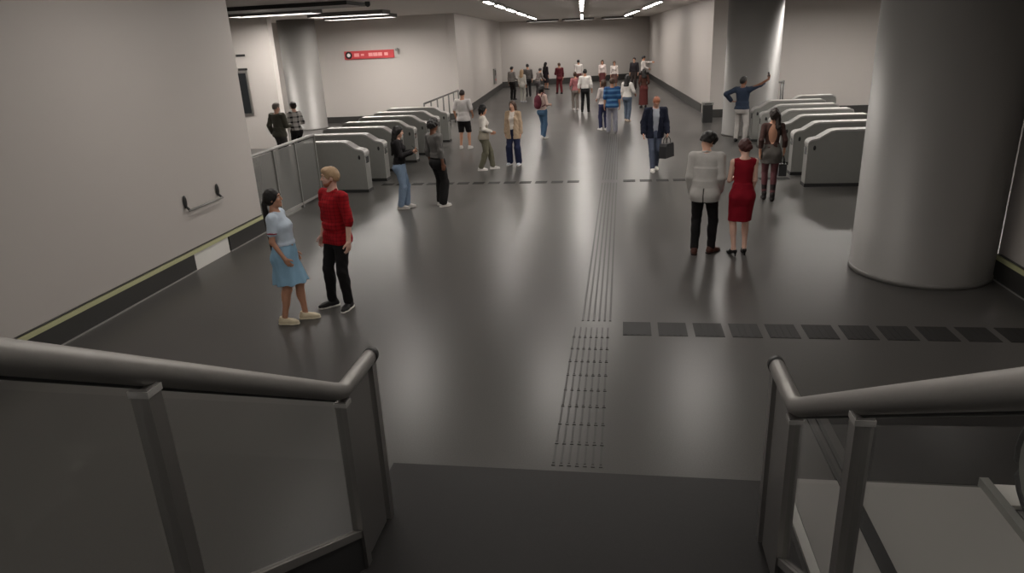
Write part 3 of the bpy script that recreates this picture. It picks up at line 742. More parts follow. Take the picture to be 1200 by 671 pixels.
def make_hair(t, g, h, style, m, sc, length=.0):
    H = lambda x, y, z: g.head + g.Rh @ V3(x, y, z); F = Field()
    vol = dict(short=.010, crop=.006, curly=.024, long=.014, side=.016, pony=.010, bun=.012, bob=.018, thin=.005)[style]
    F.ell(H(0, -.015, .030), (.075, .094, .090), g.Rh, k=.02, off=vol)
    if style not in ('thin',): F.ell(H(0, -.035, -.005), (.071, .068, .075), g.Rh, k=.03, off=vol)
    if style in ('short', 'curly'): F.ell(H(0, .035, .085), (.060, .055, .035), g.Rh, k=.03, off=vol*.3)
    F.cut_ell(H(0, .112, -.030), (.078, .088, .098), g.Rh)                # open face
    if style in ('short', 'crop', 'thin', 'curly'):
        nn = g.Rh @ V3(0, .35, -1); F.plane(H(0, -.06, -.045 if style != 'thin' else -.03), nn)
        for s in (-1, 1): F.cut_ell(H(s*.085, .012, -.030), (.022, .040, .048), g.Rh)
    back = g.Rc @ V3(0, -1, 0)
    if style == 'long':
        a = H(0, -.075, -.02); b = g.C(0, -.105, 1.38); c = g.C(0, -.135, 1.38 - length)
        for x in (-.045, 0, .045):
            ex = g.Rh @ V3(x, 0, 0); F.cap(a + ex, b + ex*1.2, .046, .046, k=.03); F.cap(b + ex*1.2, c + ex*.9, .046, .022, k=.03)
        for s in (-1, 1): F.cap(H(s*.070, -.02, .0), g.C(s*.085, -.07, 1.40), .026, .030, k=.03)
    if style == 'side':
        a = H(.05, -.075, -.01); b = g.C(.085, -.085, 1.40); c = g.C(.120, -.090, 1.38 - length)
        F.cap(a, b, .052, .050, k=.03); F.cap(b, c, .050, .026, k=.03); F.cap(H(.074, -.01, .0), g.C(.10, -.03, 1.42), .026, .03, k=.03); F.cap(H(-.06, -.05, .0), H(-.055, -.07, -.07), .035, .03, k=.03)
    if style == 'bob':
        for s in (-1, 1): F.cap(H(s*.072, -.01, 0), H(s*.075, -.005, -.10), .028, .022, k=.03)
        F.cap(H(0, -.07, -.02), H(0, -.075, -.11), .05, .04, k=.04)
    if style == 'pony':
        a = H(0, -.105, .0); F.cap(a, H(0, -.125, -.06), .026, .028, k=.02); b = g.C(-.0, -.130, 1.37); F.cap(H(0, -.125, -.06), b, .034, .038, k=.02); F.cap(b, g.C(0, -.150, 1.37 - length), .038, .016, k=.02)
    if style == 'bun': F.ell(H(0, -.110, .055 if length == 0 else -.03), (.045, .042, .042), g.Rh, k=.012)
    if style in ('curly', 'long', 'bun', 'bob', 'side'): F.wrinkle(.004 if style != 'curly' else .007, 70, 60, 1.3)
    else: F.wrinkle(.0018, 110, 60, .4)
    return F.obj('hair', h, m, t, sc)

def upper_garment(t, g, h, name, m, sc, sleeve=.55, hem=.86, off=.012, hipoff=None, neck=1.47, wr=.003, loose=0.0, openf=0.0, vneck=0.0, flare=0.0, low=True, extra=None, neckr=.064):
    F = Field(); add_torso(F, g, off, hipoff, low=low)
    if loose:
        lo_, up_ = torso_rows(g)
        rows = [(z - .945, max(.17, .15) + loose + flare*max(0, 1.0 - z), .125 + loose*.8 + flare*max(0, 1.0 - z)*.8) for z in (hem - .02, .95, 1.1, 1.25)]
        F.loft(g.pel, (g.Rp + g.Rc)/2, rows, k=.05)
    if .80 <= hem < .93:
        for s in (-1, 1): add_leg(F, g, s, (off if hipoff is None else hipoff) + .002, to=.35)
    if hem < .80:
        for s in (-1, 1): add_leg(F, g, s, off + .01, to=.6)
    for s in (-1, 1):
        if sleeve > 0: add_arm(F, g, s, off + (.004 if sleeve < 1.2 else .002), upto=min(sleeve, 2), grow=.008 if sleeve > 1.5 else .0)
    if sleeve <= 0:
        for s in (-1, 1): F.cut_ell(g.arm[s][0] + g.Rc @ V3(s*.045, 0, -.01), (.058, .085, .095), g.Rc)
    F.plane(g.pel + V3(0, 0, hem - .945), (0, 0, -1) if not flare or True else (0, 0, -1))
    F.cut_cap(g.C(0, -.02 + .0, neck + .005), g.head, neckr, .075)
    F.plane(g.C(0, 0, neck + .02), g.Rc @ V3(0, -.35, 1))
    if vneck: F.cut_ell(g.C(0, .13, neck - .02), (.045, .09, vneck), g.Rc)
    if openf:
        o, Rc = g.pel.copy(), g.Rc
        def fn(X, Y, Z):
            px, py = X - o[0], Y - o[1]; u = Rc[0,0]*px + Rc[1,0]*py; v = Rc[0,1]*px + Rc[1,1]*py
            return np.minimum(openf*(.55 + .45*np.clip((Z - .8)/.5, 0, 1)) - np.abs(u), v - .01) + 0*Z
        F.cut_fn(fn)
    if extra: extra(F)
    if wr: F.wrinkle(wr, 26, 34, sleeve)
    return F.obj(name, h, m, t, sc)

def trousers(t, g, h, m, sc, waist=1.04, to=1.93, wide=.0, off=.012, name='trousers', wr=.003):
    F = Field(); lo, up = torso_rows(g); F.loft(g.pel, g.Rp, lo, k=.04, off=off)
    for s in (-1, 1): F.ell(g.pel + g.Rp @ V3(s*.075, -.055, -.06), (.085, .08, .09), g.Rp, k=.04, off=off)
    for s in (-1, 1): add_leg(F, g, s, off, wide=wide, to=to, pants=True, k=.025)
    F.plane(g.pel + V3(0, 0, waist - .945), g.Rp @ V3(0, 0, 1))
    if to < 1.3:
        zc = max((g.leg[s][0] + (g.leg[s][1]-g.leg[s][0])*min(to, 1) + (g.leg[s][2]-g.leg[s][1])*max(to-1, 0))[2] for s in (-1, 1)); F.plane(V3(0, 0, zc), (0, 0, -1))
    elif to > 1.5:
        F.plane(V3(0, 0, min(g.leg[s][4] for s in (-1, 1)) + .045), (0, 0, -1))
    if wr: F.wrinkle(wr, 22, 40, 2.0 + wide*20)
    return F.obj(name, h, m, t, sc)

def skirt(t, g, h, m, sc, hem, rx=.20, ry=.17, top=1.06, name='skirt', off=.014, wr=.004, fold=0.0, fit=False):
    F = Field(); lo, up = torso_rows(g); F.loft(g.pel, g.Rp, lo, k=.04, off=off)
    for s in (-1, 1): F.ell(g.pel + g.Rp @ V3(s*.075, -.055, -.06), (.085, .08, .09), g.Rp, k=.04, off=off)
    c = (g.leg[-1][1] + g.leg[1][1])/2; z0 = hem - .945 - g.heel*0; rows = [(z0 - .02, rx, ry, (c[1]-g.pel[1])*.5), ((z0 - .05)/2, (rx + .185)/2, (ry + .135)/2, (c[1]-g.pel[1])*.25), (-.06, .178 + off*.5, .128 + off*.5, 0), (.10, .135, .10, 0)]
    F.loft(V3(g.pel[0], g.pel[1], g.pel[2]), np.eye(3), rows, k=.04)
    for s in (-1, 1): add_leg(F, g, s, off, to=1.0 if fit else .85)
    F.plane(V3(0, 0, hem + g.heel), (0, 0, -1)); F.plane(g.pel + V3(0, 0, top - .945), g.Rp @ V3(0, 0, 1))
    if fold:
        o = g.pel.copy(); F.ops.append(('w', lambda X, Y, Z: fold*np.sin(np.arctan2(Y - o[1], X - o[0])*9)*np.clip((1.0 - Z)*2, 0, 1), None, None, 0))
    if wr: F.wrinkle(wr, 24, 18, .7)
    return F.obj(name, h, m, t, sc)

def person(label, xy, face, height=1.75, group=None, skin='light', h=.010, pose=None, hair=None, wear=(), shoes=('plain', (60, 60, 60), None), bald=False, brow=True):
    """face: heading of the figure, degrees anticlockwise from the hall axis; wear: list of (function, kwargs)"""
    pose = pose or {}
    t = thing('person', label, 'person', (xy[0], xy[1], 0), R(face), group)
    g = build_rig(**pose); sc = height / (1.75 + g.heel*.6); g.sc = sc
    F = Field(); add_torso(F, g)
    for s in (-1, 1):
        add_leg(F, g, s); add_foot(F, g, s, -.006); add_arm(F, g, s)
    add_head(F, g)
    for s in (-1, 1): add_hand(F, g, s)
    F.obj('body', h, SKIN[skin], t, sc)
    for s in (-1, 1):
        e = bpy.data.objects.new('eye', eye_mesh()); COL.objects.link(e); e.parent = t
        p = (g.head + g.Rh @ V3(s*.031, .0680, .010)) * sc
        e.matrix_local = Matrix.Translation(p) @ Matrix(g.Rh.tolist()).to_4x4() @ Matrix.Scale(sc, 4)
        if brow and hair:
            bm = bmesh.new(); tube(bm, [(g.head + g.Rh @ V3(s*x, y, z))*sc for x, y, z in ((.014, .091, .036), (.030, .0885, .042), (.048, .078, .036))], .0042*sc, 6)
            from_bm('eyebrow', bm, hair[1], t, True)
    bm = bmesh.new(); ellip(bm, (0, 0, 0), (.023*sc, .010*sc, .0075*sc)); bm.transform(Matrix.Translation((g.head + g.Rh @ V3(0, .0835, -.0525))*sc) @ Matrix(g.Rh.tolist()).to_4x4())
    from_bm('mouth', bm, LIP, t, True)
    if hair: make_hair(t, g, h*.9, hair[0], hair[1], sc, hair[2] if len(hair) > 2 else 0)
    for fn, kw in wear:
        kw = dict(kw); fn(t, g, h if h < .009 else h*1.05, sc=sc, **kw)
    st, c, sole = shoes
    for s in (-1, 1): make_shoe(t, g, s, min(h, .009), st, c if not isinstance(c, tuple) else fabric(*c, .5), sole if not isinstance(sole, tuple) else fabric(*sole, .6), sc)
    t_g = g; return t, g

def at_hand(t, g, s, along=.075, palm=.02):
    """world point in a figure's hand, plus its axes"""
    S, e, w, d, n, c = g.arm[s]; M4 = Matrix.Translation(t.location) @ Matrix.Rotation(t.rotation_euler.z, 4, 'Z')
    p = (w + d*along + n*palm) * g.sc
    return M4 @ Vector(p), M4.to_3x3() @ Vector(d), M4.to_3x3() @ Vector(n)

HAIRC = {k: mat('hair', srgb(*v), 0.5, spec=0.4, bump=.4, bscale=120, var=.15, vscale=60) for k, v in
         dict(black=(22, 19, 18), dark=(40, 31, 27), brown=(74, 54, 42), auburn=(70, 36, 32), blond=(168, 140, 108), grey=(120, 112, 104), ginger=(150, 92, 66)).items()}

# ------------------------------------------------------------------ the people
T, B, K = upper_garment, trousers, skirt
N = .0065      # mesh fineness for the four nearest
white_sole = (225, 222, 215)

# couple on the left
gr = None
plaid = stripes('red checked shirt cloth', srgb(160, 20, 30), srgb(122, 13, 22), 'Z', 22.0, .32, ('X', 22.0, .32))
def dress_bodice(t, g, h, sc):
    T(t, g, h, 'bodice', fabric(198, 212, 226), sc, sleeve=.62, hem=1.06, off=.014, wr=.003)
    for s in (-1, 1):
        S, e = g.arm[s][:2]; F = Field(); F.cap(S + (e-S)*.50, S + (e-S)*.66, .052, .050, k=.01, off=.010); F.plane(S + (e-S)*.60, S-e); F.plane(S + (e-S)*.67, e-S)
        F.obj('sleeve_cuff', h, fabric(150, 52, 62), t, sc)
    F = Field(); F.loft(g.pel, g.Rp, [(.085, .15, .125, .004), (.145, .138, .118, .006)], k=.02); F.obj('waistband', h, fabric(120, 160, 190), t, sc)
person('woman with a long black ponytail in a light blue short sleeved dress and cream shoes', (-3.99, 7.46), -82, 1.66, skin='tan', h=N,
       pose=dict(sex='f', fat=.022, lean=-3, head=(4, -3, 0), lf=(-.09, .12, 4), rf=(.08, -.10, -6), rh=(.04, .10, -.50), lh=(-.02, .10, -.51), rpalm=(-1, .1, 0)),
       hair=('pony', HAIRC['black'], .38), wear=[(dress_bodice, {}), (K, dict(m=fabric(140, 178, 204), hem=.56, rx=.235, ry=.225, top=1.08, off=.016, fold=.008))],
       shoes=('plain', (212, 200, 172), (225, 215, 190)))
def rolled(t, g, h, sc):
    for s in (-1, 1):
        S, e, w = g.arm[s][:3]; F = Field(); F.cap(e + (w-e)*.02, e + (w-e)*.26, .041, .037, k=.01, off=.013); F.plane(e + (w-e)*.05, e-w); F.plane(e + (w-e)*.22, w-e)
        F.obj('sleeve_cuff', h, plaid, t, sc)
    F = Field()
    for s in (-1, 1): F.cap(g.C(s*.012, .060, 1.435), g.C(s*.066, -.02, 1.485), .014, .017, k=.008)
    F.cap(g.C(-.066, -.02, 1.485), g.C(.066, -.02, 1.485), .016, k=.008); F.cut_cap(g.C(0, -.03, 1.44), g.head, .056, .06); F.obj('collar', h*.8, plaid, t, sc)
    bm = bmesh.new()
    for i in range(5): ellip(bm, [*(g.C(0, .137 - .004*i*(i < 2), 1.38 - .075*i)*sc)], (.007, .005, .007), 8, 6)
    from_bm('button', bm, fabric(90, 20, 26), t, True)
    F = Field(); F.ell(g.C(.085, .118, 1.31), (.042, .012, .045), g.Rc, k=.01); F.obj('breast_pocket', h*.8, plaid, t, sc)
    F = Field(); H = lambda x, y, z: g.head + g.Rh @ V3(x, y, z)
    F.ell(H(0, .046, -.078), (.052, .046, .036), g.Rh, k=.02); 
    for s in (-1, 1): F.cap(H(s*.060, .0, -.035), H(s*.040, .045, -.075), .014, .018, k=.015)
    F.cap(H(-.022, .088, -.041), H(.022, .088, -.041), .005, .005, k=.01)
    F.cut_ell(H(0, .095, -.053), (.020, .03, .009), g.Rh); F.obj('beard', h*.8, HAIRC['ginger'], t, sc)
person('bearded man with short fair hair in a red checked shirt and black trousers', (-3.55, 8.02), 152, 1.80, skin='pale', h=N,
       pose=dict(sex='m', lean=-2, twist=-6, head=(-26, 2, 0), lf=(-.12, .04, 22), rf=(.12, .10, -20), lh=(-.085, .04, -.522), rh=(.08, .05, -.520)),
       hair=('short', HAIRC['blond']), wear=[(B, dict(m=fabric(26, 25, 26))), (T, dict(name='shirt', m=plaid, sleeve=1.16, hem=.83, off=.013, hipoff=.020, wr=.004, vneck=.0)), (rolled, {})],
       shoes=('plain', (34, 33, 34), white_sole))

# couple on the right, seen from behind
def blazer_bits(t, g, h, sc):
    F = Field()
    F.cap(g.C(-.06, -.05, 1.475), g.C(0, -.078, 1.488), .016, k=.01); F.cap(g.C(.06, -.05, 1.475), g.C(0, -.078, 1.488), .016, k=.01)
    for s in (-1, 1): F.cap(g.C(s*.06, -.05, 1.475), g.C(s*.035, .09, 1.36), .016, .012, k=.01)
    F.cut_cap(g.C(0, -.02, 1.44), g.neck + V3(0, 0, .1), .056); F.obj('lapel', h, fabric(178, 175, 171), t, sc)
def vent(F):
    F.cut_fn(lambda X, Y, Z: np.minimum(np.minimum(.006 - np.abs(X), -.06 - Y), 1.0 - Z) + 0*X)
person('man seen from behind in a light grey blazer and black trousers, head bowed', (1.19, 10.30), -14, 1.80, skin='light', h=N,
       pose=dict(sex='m', lean=7, head=(-38, 38, 8), lf=(-.11, -.02, 10), rf=(.11, .10, -34), lh=(-.02, .06, -.515), rh=(.0, .10, -.50), lpole=(-.3, -1, -.2), rpole=(.3, -1, -.2)),
       hair=('curly', HAIRC['black']), wear=[(T, dict(name='shirt', m=fabric(40, 40, 44), sleeve=.3, hem=1.0, off=.003)), (B, dict(m=fabric(24, 23, 24))),
             (T, dict(name='blazer', m=fabric(178, 175, 171), sleeve=1.93, hem=.80, off=.014, hipoff=.026, loose=.004, wr=0, neck=1.49, openf=.03, extra=vent)), (blazer_bits, {})],
       shoes=('plain', (74, 44, 36), (40, 28, 24)))
pw, pg = person('woman seen from behind in a sleeveless dark red knee length dress and black heels', (1.71, 10.26), 6, 1.68, skin='pale', h=N,
       pose=dict(sex='f', lean=1, head=(26, 22, 0), heel=.055, lf=(-.085, -.02, 16), rf=(.09, .02, -6), lh=(.09, .24, -.30), rh=(.0, .09, -.515), lpole=(-.5, -.7, -.4), rpole=(.2, -1, 0), ldir=(.5, .8, .3), lpalm=(.3, -.3, .9)),
       hair=('bun', HAIRC['auburn'], 1), wear=[(T, dict(name='bodice', m=fabric(132, 14, 32), sleeve=0, hem=1.00, off=.012, neck=1.46)), (K, dict(m=fabric(132, 14, 32), hem=.50, rx=.165, ry=.135, top=1.06, off=.014, fit=True, wr=.003))],
       shoes=('heel', (20, 19, 20), None))

def phone(t, g, s, label, along=.10, palm=.030):
    p, d, n = at_hand(t, g, s, along, palm)
    ph = thing('smartphone', label, 'phone', p); w = d.cross(n).normalized()
    ph.rotation_euler = Matrix((w, d, -n)).transposed().to_euler()
    bx('case', (-.038, -.078, -.005), (.038, .078, .004), M['black'], ph, bevel=.003)
    bx('screen', (-.034, -.072, .004), (.034, .072, .0052), M['windowpane'], ph)
    return ph
phone(pw, pg, -1, 'dark phone in the hand of the woman in the red dress')

def bag(p, label, w=.36, hgt=.30, d=.14, rz=0.0, drop=.0, m=None):
    """a handbag hanging from a hand at p"""
    z0 = p.z - .16 - hgt
    b = thing('handbag', label, 'bag', (p.x, p.y, z0), rz)
    bm = bmesh.new(); prism(bm, [(-w*.5, 0), (w*.5, 0), (w*.44, hgt*.8), (w*.36, hgt), (-w*.36, hgt), (-w*.44, hgt*.8)], 'y', -d/2, d/2); from_bm('body', bm, m or M['leather'], b, bevel=.025)
    for y in (-d*.25, d*.25):
        bm = bmesh.new(); tube(bm, [(-w*.22, y, hgt-.03), (-w*.2, y*.8, hgt+.09), (-w*.07, y*.3, hgt+.155), (w*.07, y*.3, hgt+.155), (w*.2, y*.8, hgt+.09), (w*.22, y, hgt-.03)], .009, 8); from_bm('handle', bm, m or M['leather'], b, True)
    bx('clasp', (-.02, -d/2-.006, hgt*.72), (.02, -d/2+.004, hgt*.82), M['dark'], b)
    return b
def handbag_for(t, g, s, label, **k):
    p, d, n = at_hand(t, g, s, .085, .012); return bag(p, label, rz=t.rotation_euler.z + R(k.pop('turn', 90)), **k)

# woman walking away with a bare back
def bare(F): F.cut_ell(RIGC(0, -.13, 1.27), (.095, .10, .155))
RIGC = None
def bareback(t, g, h, sc):
    def ex(F): F.cut_ell(g.C(-.005, -.13, 1.27), (.092, .11, .20), g.Rc)
    T(t, g, h, 'top', fabric(70, 50, 46), sc, sleeve=1.95, hem=1.0, off=.010, extra=ex)
t, g = person('woman walking away in a grey backless dress, dark sleeves, long dark hair', (2.79, 13.87), -4, 1.72, skin='tan', h=.0085,
       pose=dict(sex='f', head=(16, 0, 0), heel=.05, lf=(-.07, .05, 2), rf=(.07, -.10, -4), rh=(.08, .04, -.50), lh=(-.05, -.06, -.51)),
       hair=('side', HAIRC['dark'], .12), wear=[(bareback, {}), (K, dict(m=fabric(98, 94, 90), hem=.70, rx=.19, ry=.165, top=1.10, off=.016, fit=True)), (B, dict(name='tights', m=fabric(104, 66, 70), off=.004, waist=.9, to=1.9, wr=0))],
       shoes=('boot', (34, 29, 29), None))
handbag_for(t, g, 1, 'black handbag held by the woman in the grey backless dress', w=.26, hgt=.22)

# talking pair near the left gates
t, g = person('woman with long black hair in a black top and light blue jeans, holding a phone', (-4.42, 13.47), -80, 1.66, skin='light', h=.0085,
       pose=dict(sex='f', head=(0, 14, 0), lean=2, lf=(-.07, .07, 4), rf=(.07, -.05, -4), rh=(-.02, .30, -.20), lh=(.05, .29, -.22), rpole=(.5, -.7, -.7), lpole=(-.5, -.7, -.7), rpalm=(-.3, -.4, .8), rdir=(-.1, .8, .5), rcurl=40),
       hair=('long', HAIRC['black'], .22), wear=[(B, dict(m=fabric(132, 152, 176), wide=.012)), (T, dict(name='top', m=fabric(24, 22, 23), sleeve=1.9, hem=.97, off=.018, hipoff=.022))],
       shoes=('plain', (205, 200, 195), white_sole))
phone(t, g, 1, 'dark phone in the hand of the woman in light jeans')
person('person with dark curly hair in a grey shirt, wide black trousers and white shoes', (-3.68, 13.66), -40, 1.75, skin='brown', h=.0085,
       pose=dict(sex='m', lean=-4, side=-3, head=(6, 4, 0), lf=(-.09, .06, 6), rf=(.10, -.02, -8), rh=(.05, .0, -.53), lh=(-.04, .03, -.525)),
       hair=('curly', HAIRC['black']), wear=[(B, dict(m=fabric(26, 25, 25), wide=.028)), (T, dict(name='shirt', m=fabric(92, 90, 88), sleeve=1.7, hem=1.0, off=.014, hipoff=.022))],
       shoes=('plain', (205, 204, 200), white_sole))
person('man seen from behind in a white T-shirt and black shorts by the fence', (-4.86, 21.50), -6, 1.78, skin='tan', h=.010,
       pose=dict(sex='m', head=(0, 12, 0), lf=(-.14, 0, 10), rf=(.14, 0, -10), rh=(.06, .16, -.42), lh=(-.09, .10, -.48)),
       hair=('crop', HAIRC['dark']), wear=[(B, dict(m=fabric(30, 27, 28), to=.98, wide=.05, name='shorts')), (T, dict(name='t_shirt', m=fabric(205, 200, 198), sleeve=.8, hem=.84, off=.024, hipoff=.032))],
       shoes=('plain', (210, 206, 204), white_sole))
person('woman with dark hair in a white top and olive trousers walking to the right', (-3.50, 17.70), -76, 1.66, skin='tan', h=.010,
       pose=dict(sex='f', pelvis=(0, 0, -.02), head=(0, 8, 0), lf=(-.07, .20, 0), rf=(.07, -.14, -2), rh=(.0, .22, -.36), lh=(-.03, .20, -.40)),
       hair=('bob', HAIRC['black']), wear=[(B, dict(m=fabric(100, 97, 82), wide=.012)), (T, dict(name='blouse', m=fabric(214, 208, 200), sleeve=1.85, hem=1.04, off=.016, hipoff=.02)),
             (T, dict(name='cardigan', m=fabric(148, 140, 126), sleeve=0, hem=.86, off=.018, hipoff=.03, openf=.05, neck=1.20))],
       shoes=('plain', (215, 212, 208), white_sole))
person('woman in an open beige jacket and wide navy trousers facing the viewer', (-2.84, 18.38), 168, 1.66, skin='light', h=.010,
       pose=dict(sex='f', head=(-8, 2, 0), lf=(-.13, 0, 10), rf=(.13, .02, -10)),
       hair=('long', HAIRC['brown'], .02), wear=[(B, dict(m=fabric(38, 44, 70), wide=.032)), (T, dict(name='top', m=fabric(212, 204, 196), sleeve=.3, hem=.98, off=.010)),
             (T, dict(name='jacket', m=fabric(176, 154, 130), sleeve=1.93, hem=.74, off=.024, hipoff=.034, loose=.015, openf=.07, wr=.005))],
       shoes=('plain', (200, 205, 214), white_sole))
def backpack(t, g, label, c):
    o = Matrix.Translation(t.location) @ Matrix.Rotation(t.rotation_euler.z, 4, 'Z')
    b = thing('backpack', label, 'backpack', o @ Vector(g.C(0, -.12, 1.02)*g.sc), t.rotation_euler.z)
    F = Field(); F.ell((0, -.085, .20), (.155, .085, .23), k=.02); F.plane((0, 0, -.02), (0, 0, -1)); F.plane((0, -.012, 0), (0, 1, 0)); F.obj('body', .009, c, b)
    F = Field(); F.ell((0, -.150, .10), (.105, .045, .10), k=.01); F.obj('front_pocket', .009, c, b)
    sw = .10
    for s in (-1, 1):
        bm = bmesh.new(); z = g.sc
        pts = [Vector((s*.09, -.02, .36)), Vector((s*.105, .03, .475)), Vector((s*.11, .12, .49)), Vector((s*.105, .225, .40)), Vector((s*.12, .24, .26)), Vector((s*.150, .15, .12)), Vector((s*.13, -.02, .06))]
        tube(bm, pts, .022, 8, .010); from_bm('strap', bm, c, b, True)
    return b
t, g = person('woman with dark hair in a pinkish top and blue jeans, carrying a backpack', (-2.62, 23.38), -38, 1.70, skin='light', h=.010,
       pose=dict(sex='f', head=(-10, 6, 0), lf=(-.08, .06, 0), rf=(.08, -.05, -6), rh=(.0, .24, -.30), lh=(-.02, .22, -.34)),
       hair=('bob', HAIRC['black']), wear=[(B, dict(m=fabric(72, 100, 128), wide=.006)), (T, dict(name='top', m=fabric(205, 180, 170), sleeve=1.3, hem=.96, off=.014))],
       shoes=('plain', (214, 212, 210), white_sole))
backpack(t, g, 'maroon backpack worn by the woman in blue jeans', fabric(92, 40, 52))

# man with the black bag, walking this way
t, g = person('balding man in a dark navy coat walking towards the viewer, head bowed', (.76, 17.24), 186, 1.80, skin='light', h=.009,
       pose=dict(sex='m', lean=11, pelvis=(0, 0, -.015), head=(0, 46, 0), lf=(-.06, -.16, 4), rf=(.06, .17, -4), lh=(-.08, .05, -.51), rh=(.09, .06, -.50), lcurl=60),
       hair=('thin', HAIRC['ginger']), wear=[(B, dict(m=fabric(86, 94, 112))), (T, dict(name='shirt', m=fabric(168, 172, 182), sleeve=.3, hem=.92, off=.010, hipoff=.014)),
             (T, dict(name='coat', m=fabric(28, 32, 48), sleeve=1.93, hem=.78, off=.028, hipoff=.036, loose=.014, openf=.075, wr=.005))],
       shoes=('plain', (218, 215, 210), white_sole))
handbag_for(t, g, -1, 'black holdall in the hand of the man in the navy coat', w=.46, hgt=.34, d=.18, turn=55)

# man taking a picture by the far column
t, g = person('man in a dark blue sweater and pale trousers raising a phone', (3.42, 21.52), -28, 1.86, skin='brown', h=.009,
       pose=dict(sex='m', head=(-22, -6, 0), lf=(-.14, .04, 12), rf=(.13, -.02, -14), rh=(.42, .24, .26), rpole=(.3, -.3, -1), rdir=(.15, .2, 1), rpalm=(-.6, -.7, 0), rcurl=45, lh=(-.12, .0, -.30), lpole=(-1, -.7, 0), ldir=(.9, .3, -.3)),
       hair=('short', HAIRC['black']), wear=[(B, dict(m=fabric(168, 164, 160), wide=.004)), (T, dict(name='sweater', m=fabric(34, 44, 60), sleeve=1.95, hem=.90, off=.020, hipoff=.026))],
       shoes=('plain', (36, 34, 36), None))
phone(t, g, 1, 'phone held up by the man in the dark blue sweater')

# group in the middle of the far hall
bluestripe = stripes('blue striped shirt cloth', srgb(44, 80, 128), srgb(84, 128, 168), 'Z', 6.5, .42)
person('man seen from behind in a blue striped shirt and light grey trousers', (-.36, 24.20), 4, 1.80, skin='tan', h=.010,
       pose=dict(sex='m', fat=.012, head=(8, 6, 0), lf=(-.11, .06, 6), rf=(.11, -.04, -6)), hair=('short', HAIRC['brown']),
       wear=[(B, dict(m=fabric(150, 150, 162), wide=.014)), (T, dict(name='shirt', m=bluestripe, sleeve=.95, hem=.84, off=.024, hipoff=.032))], shoes=('plain', (150, 148, 150), None))
person('woman in a white top and navy trousers, left of the blue striped shirt', (-.66, 25.15), 30, 1.70, skin='light', h=.010,
       pose=dict(sex='f', head=(-10, 10, 0), lf=(-.08, .08, 6), rf=(.08, -.06, -6), lh=(-.02, .22, -.36)), hair=('bob', HAIRC['brown']),
       wear=[(B, dict(m=fabric(56, 60, 92), wide=.008)), (T, dict(name='top', m=fabric(206, 196, 192), sleeve=1.0, hem=.92, off=.016))], shoes=('plain', (222, 220, 220), white_sole))
person('woman in a loose white top and blue grey trousers, right of the blue striped shirt', (.16, 27.55), -24, 1.70, skin='tan', h=.010,
       pose=dict(sex='f', head=(10, 6, 0), lf=(-.08, .08, 4), rf=(.09, -.08, -6), rh=(.10, .20, -.40)), hair=('long', HAIRC['black'], .02),
       wear=[(B, dict(m=fabric(92, 104, 120), wide=.008)), (T, dict(name='blouse', m=fabric(214, 210, 204), sleeve=1.4, hem=.94, off=.022))], shoes=('plain', (210, 190, 172), None))
person('woman with black hair in a long reddish brown dress, right of the white tops', (.91, 32.6), 10, 1.66, skin='brown', h=.011,
       pose=dict(sex='f', head=(0, 4, 0), rh=(.02, .16, -.42), lh=(-.02, .16, -.42)), hair=('long', HAIRC['black'], .0),
       wear=[(T, dict(name='bodice', m=fabric(74, 46, 38), sleeve=1.2, hem=1.02, off=.014)), (K, dict(m=fabric(92, 46, 44), hem=.14, rx=.22, ry=.19, top=1.08))], shoes=('plain', (40, 34, 34), None))
person('man seen from behind in a white shirt and slim black trousers', (-1.63, 31.5), -4, 1.80, skin='tan', h=.010,
       pose=dict(sex='m', head=(0, 6, 0), lf=(-.13, 0, 8), rf=(.13, .02, -8), lh=(-.09, .06, -.515), rh=(.09, .06, -.515)), hair=('short', HAIRC['black']),
       wear=[(B, dict(m=fabric(24, 24, 26))), (T, dict(name='shirt', m=fabric(208, 204, 200), sleeve=1.6, hem=.98, off=.020))], shoes=('plain', (28, 26, 26), None))
person('woman in a dusky pink top and grey trousers, left of the white shirt', (-2.12, 32.4), 20, 1.66, skin='tan', h=.011,
       pose=dict(sex='f', head=(-8, 6, 0), lf=(-.08, .05, 4), rf=(.08, -.08, -6), lh=(-.04, .18, -.40)), hair=('bun', HAIRC['brown']),
       wear=[(B, dict(m=fabric(120, 112, 106), wide=.008)), (T, dict(name='top', m=fabric(150, 96, 98), sleeve=1.0, hem=.92, off=.018))], shoes=('plain', (205, 198, 192), None))

# the farthest row
def far(label, xy, face, hgt, sex, hair, top, bottom, shoe=(40, 38, 40), kind='trousers', hem=.96, sleeve=1.8, skin='tan', pose=None):
    w = [(B, dict(m=fabric(*bottom), wide=.008))] if kind == 'trousers' else [(K, dict(m=fabric(*bottom), hem=.45, rx=.20, ry=.17, top=1.08))]
    w.append((T, dict(name='top', m=fabric(*top), sleeve=sleeve, hem=hem, off=.018)))
    return person(label, xy, face, hgt, skin=skin, h=.012, pose=dict(dict(sex=sex, head=(0, 8, 0)), **(pose or {})), hair=hair, wear=w, shoes=('plain', shoe, None))
far('person in a grey top and black trousers, leftmost of the far crowd', (-6.0, 39.2), -30, 1.76, 'm', ('short', HAIRC['black']), (132, 128, 124), (30, 28, 28), pose=dict(rh=(.02, .2, -.36)))
far('person all in pale cream clothes in the far crowd', (-5.2, 37.4), -20, 1.66, 'f', ('long', HAIRC['blond'], .05), (206, 202, 194), (182, 180, 172), (190, 190, 196))
far('man in a dark grey top and black trousers right behind the cream clothed person', (-5.36, 41.0), 20, 1.80, 'm', ('short', HAIRC['black']), (84, 80, 78), (38, 36, 38), pose=dict(lean=4))
far('person in a grey top bending forward, behind the backpack wearer', (-4.72, 40.2), -40, 1.62, 'f', ('short', HAIRC['dark']), (120, 112, 108), (92, 88, 90), pose=dict(lean=26, lh=(.0, .3, -.36), rh=(0, .3, -.36)))
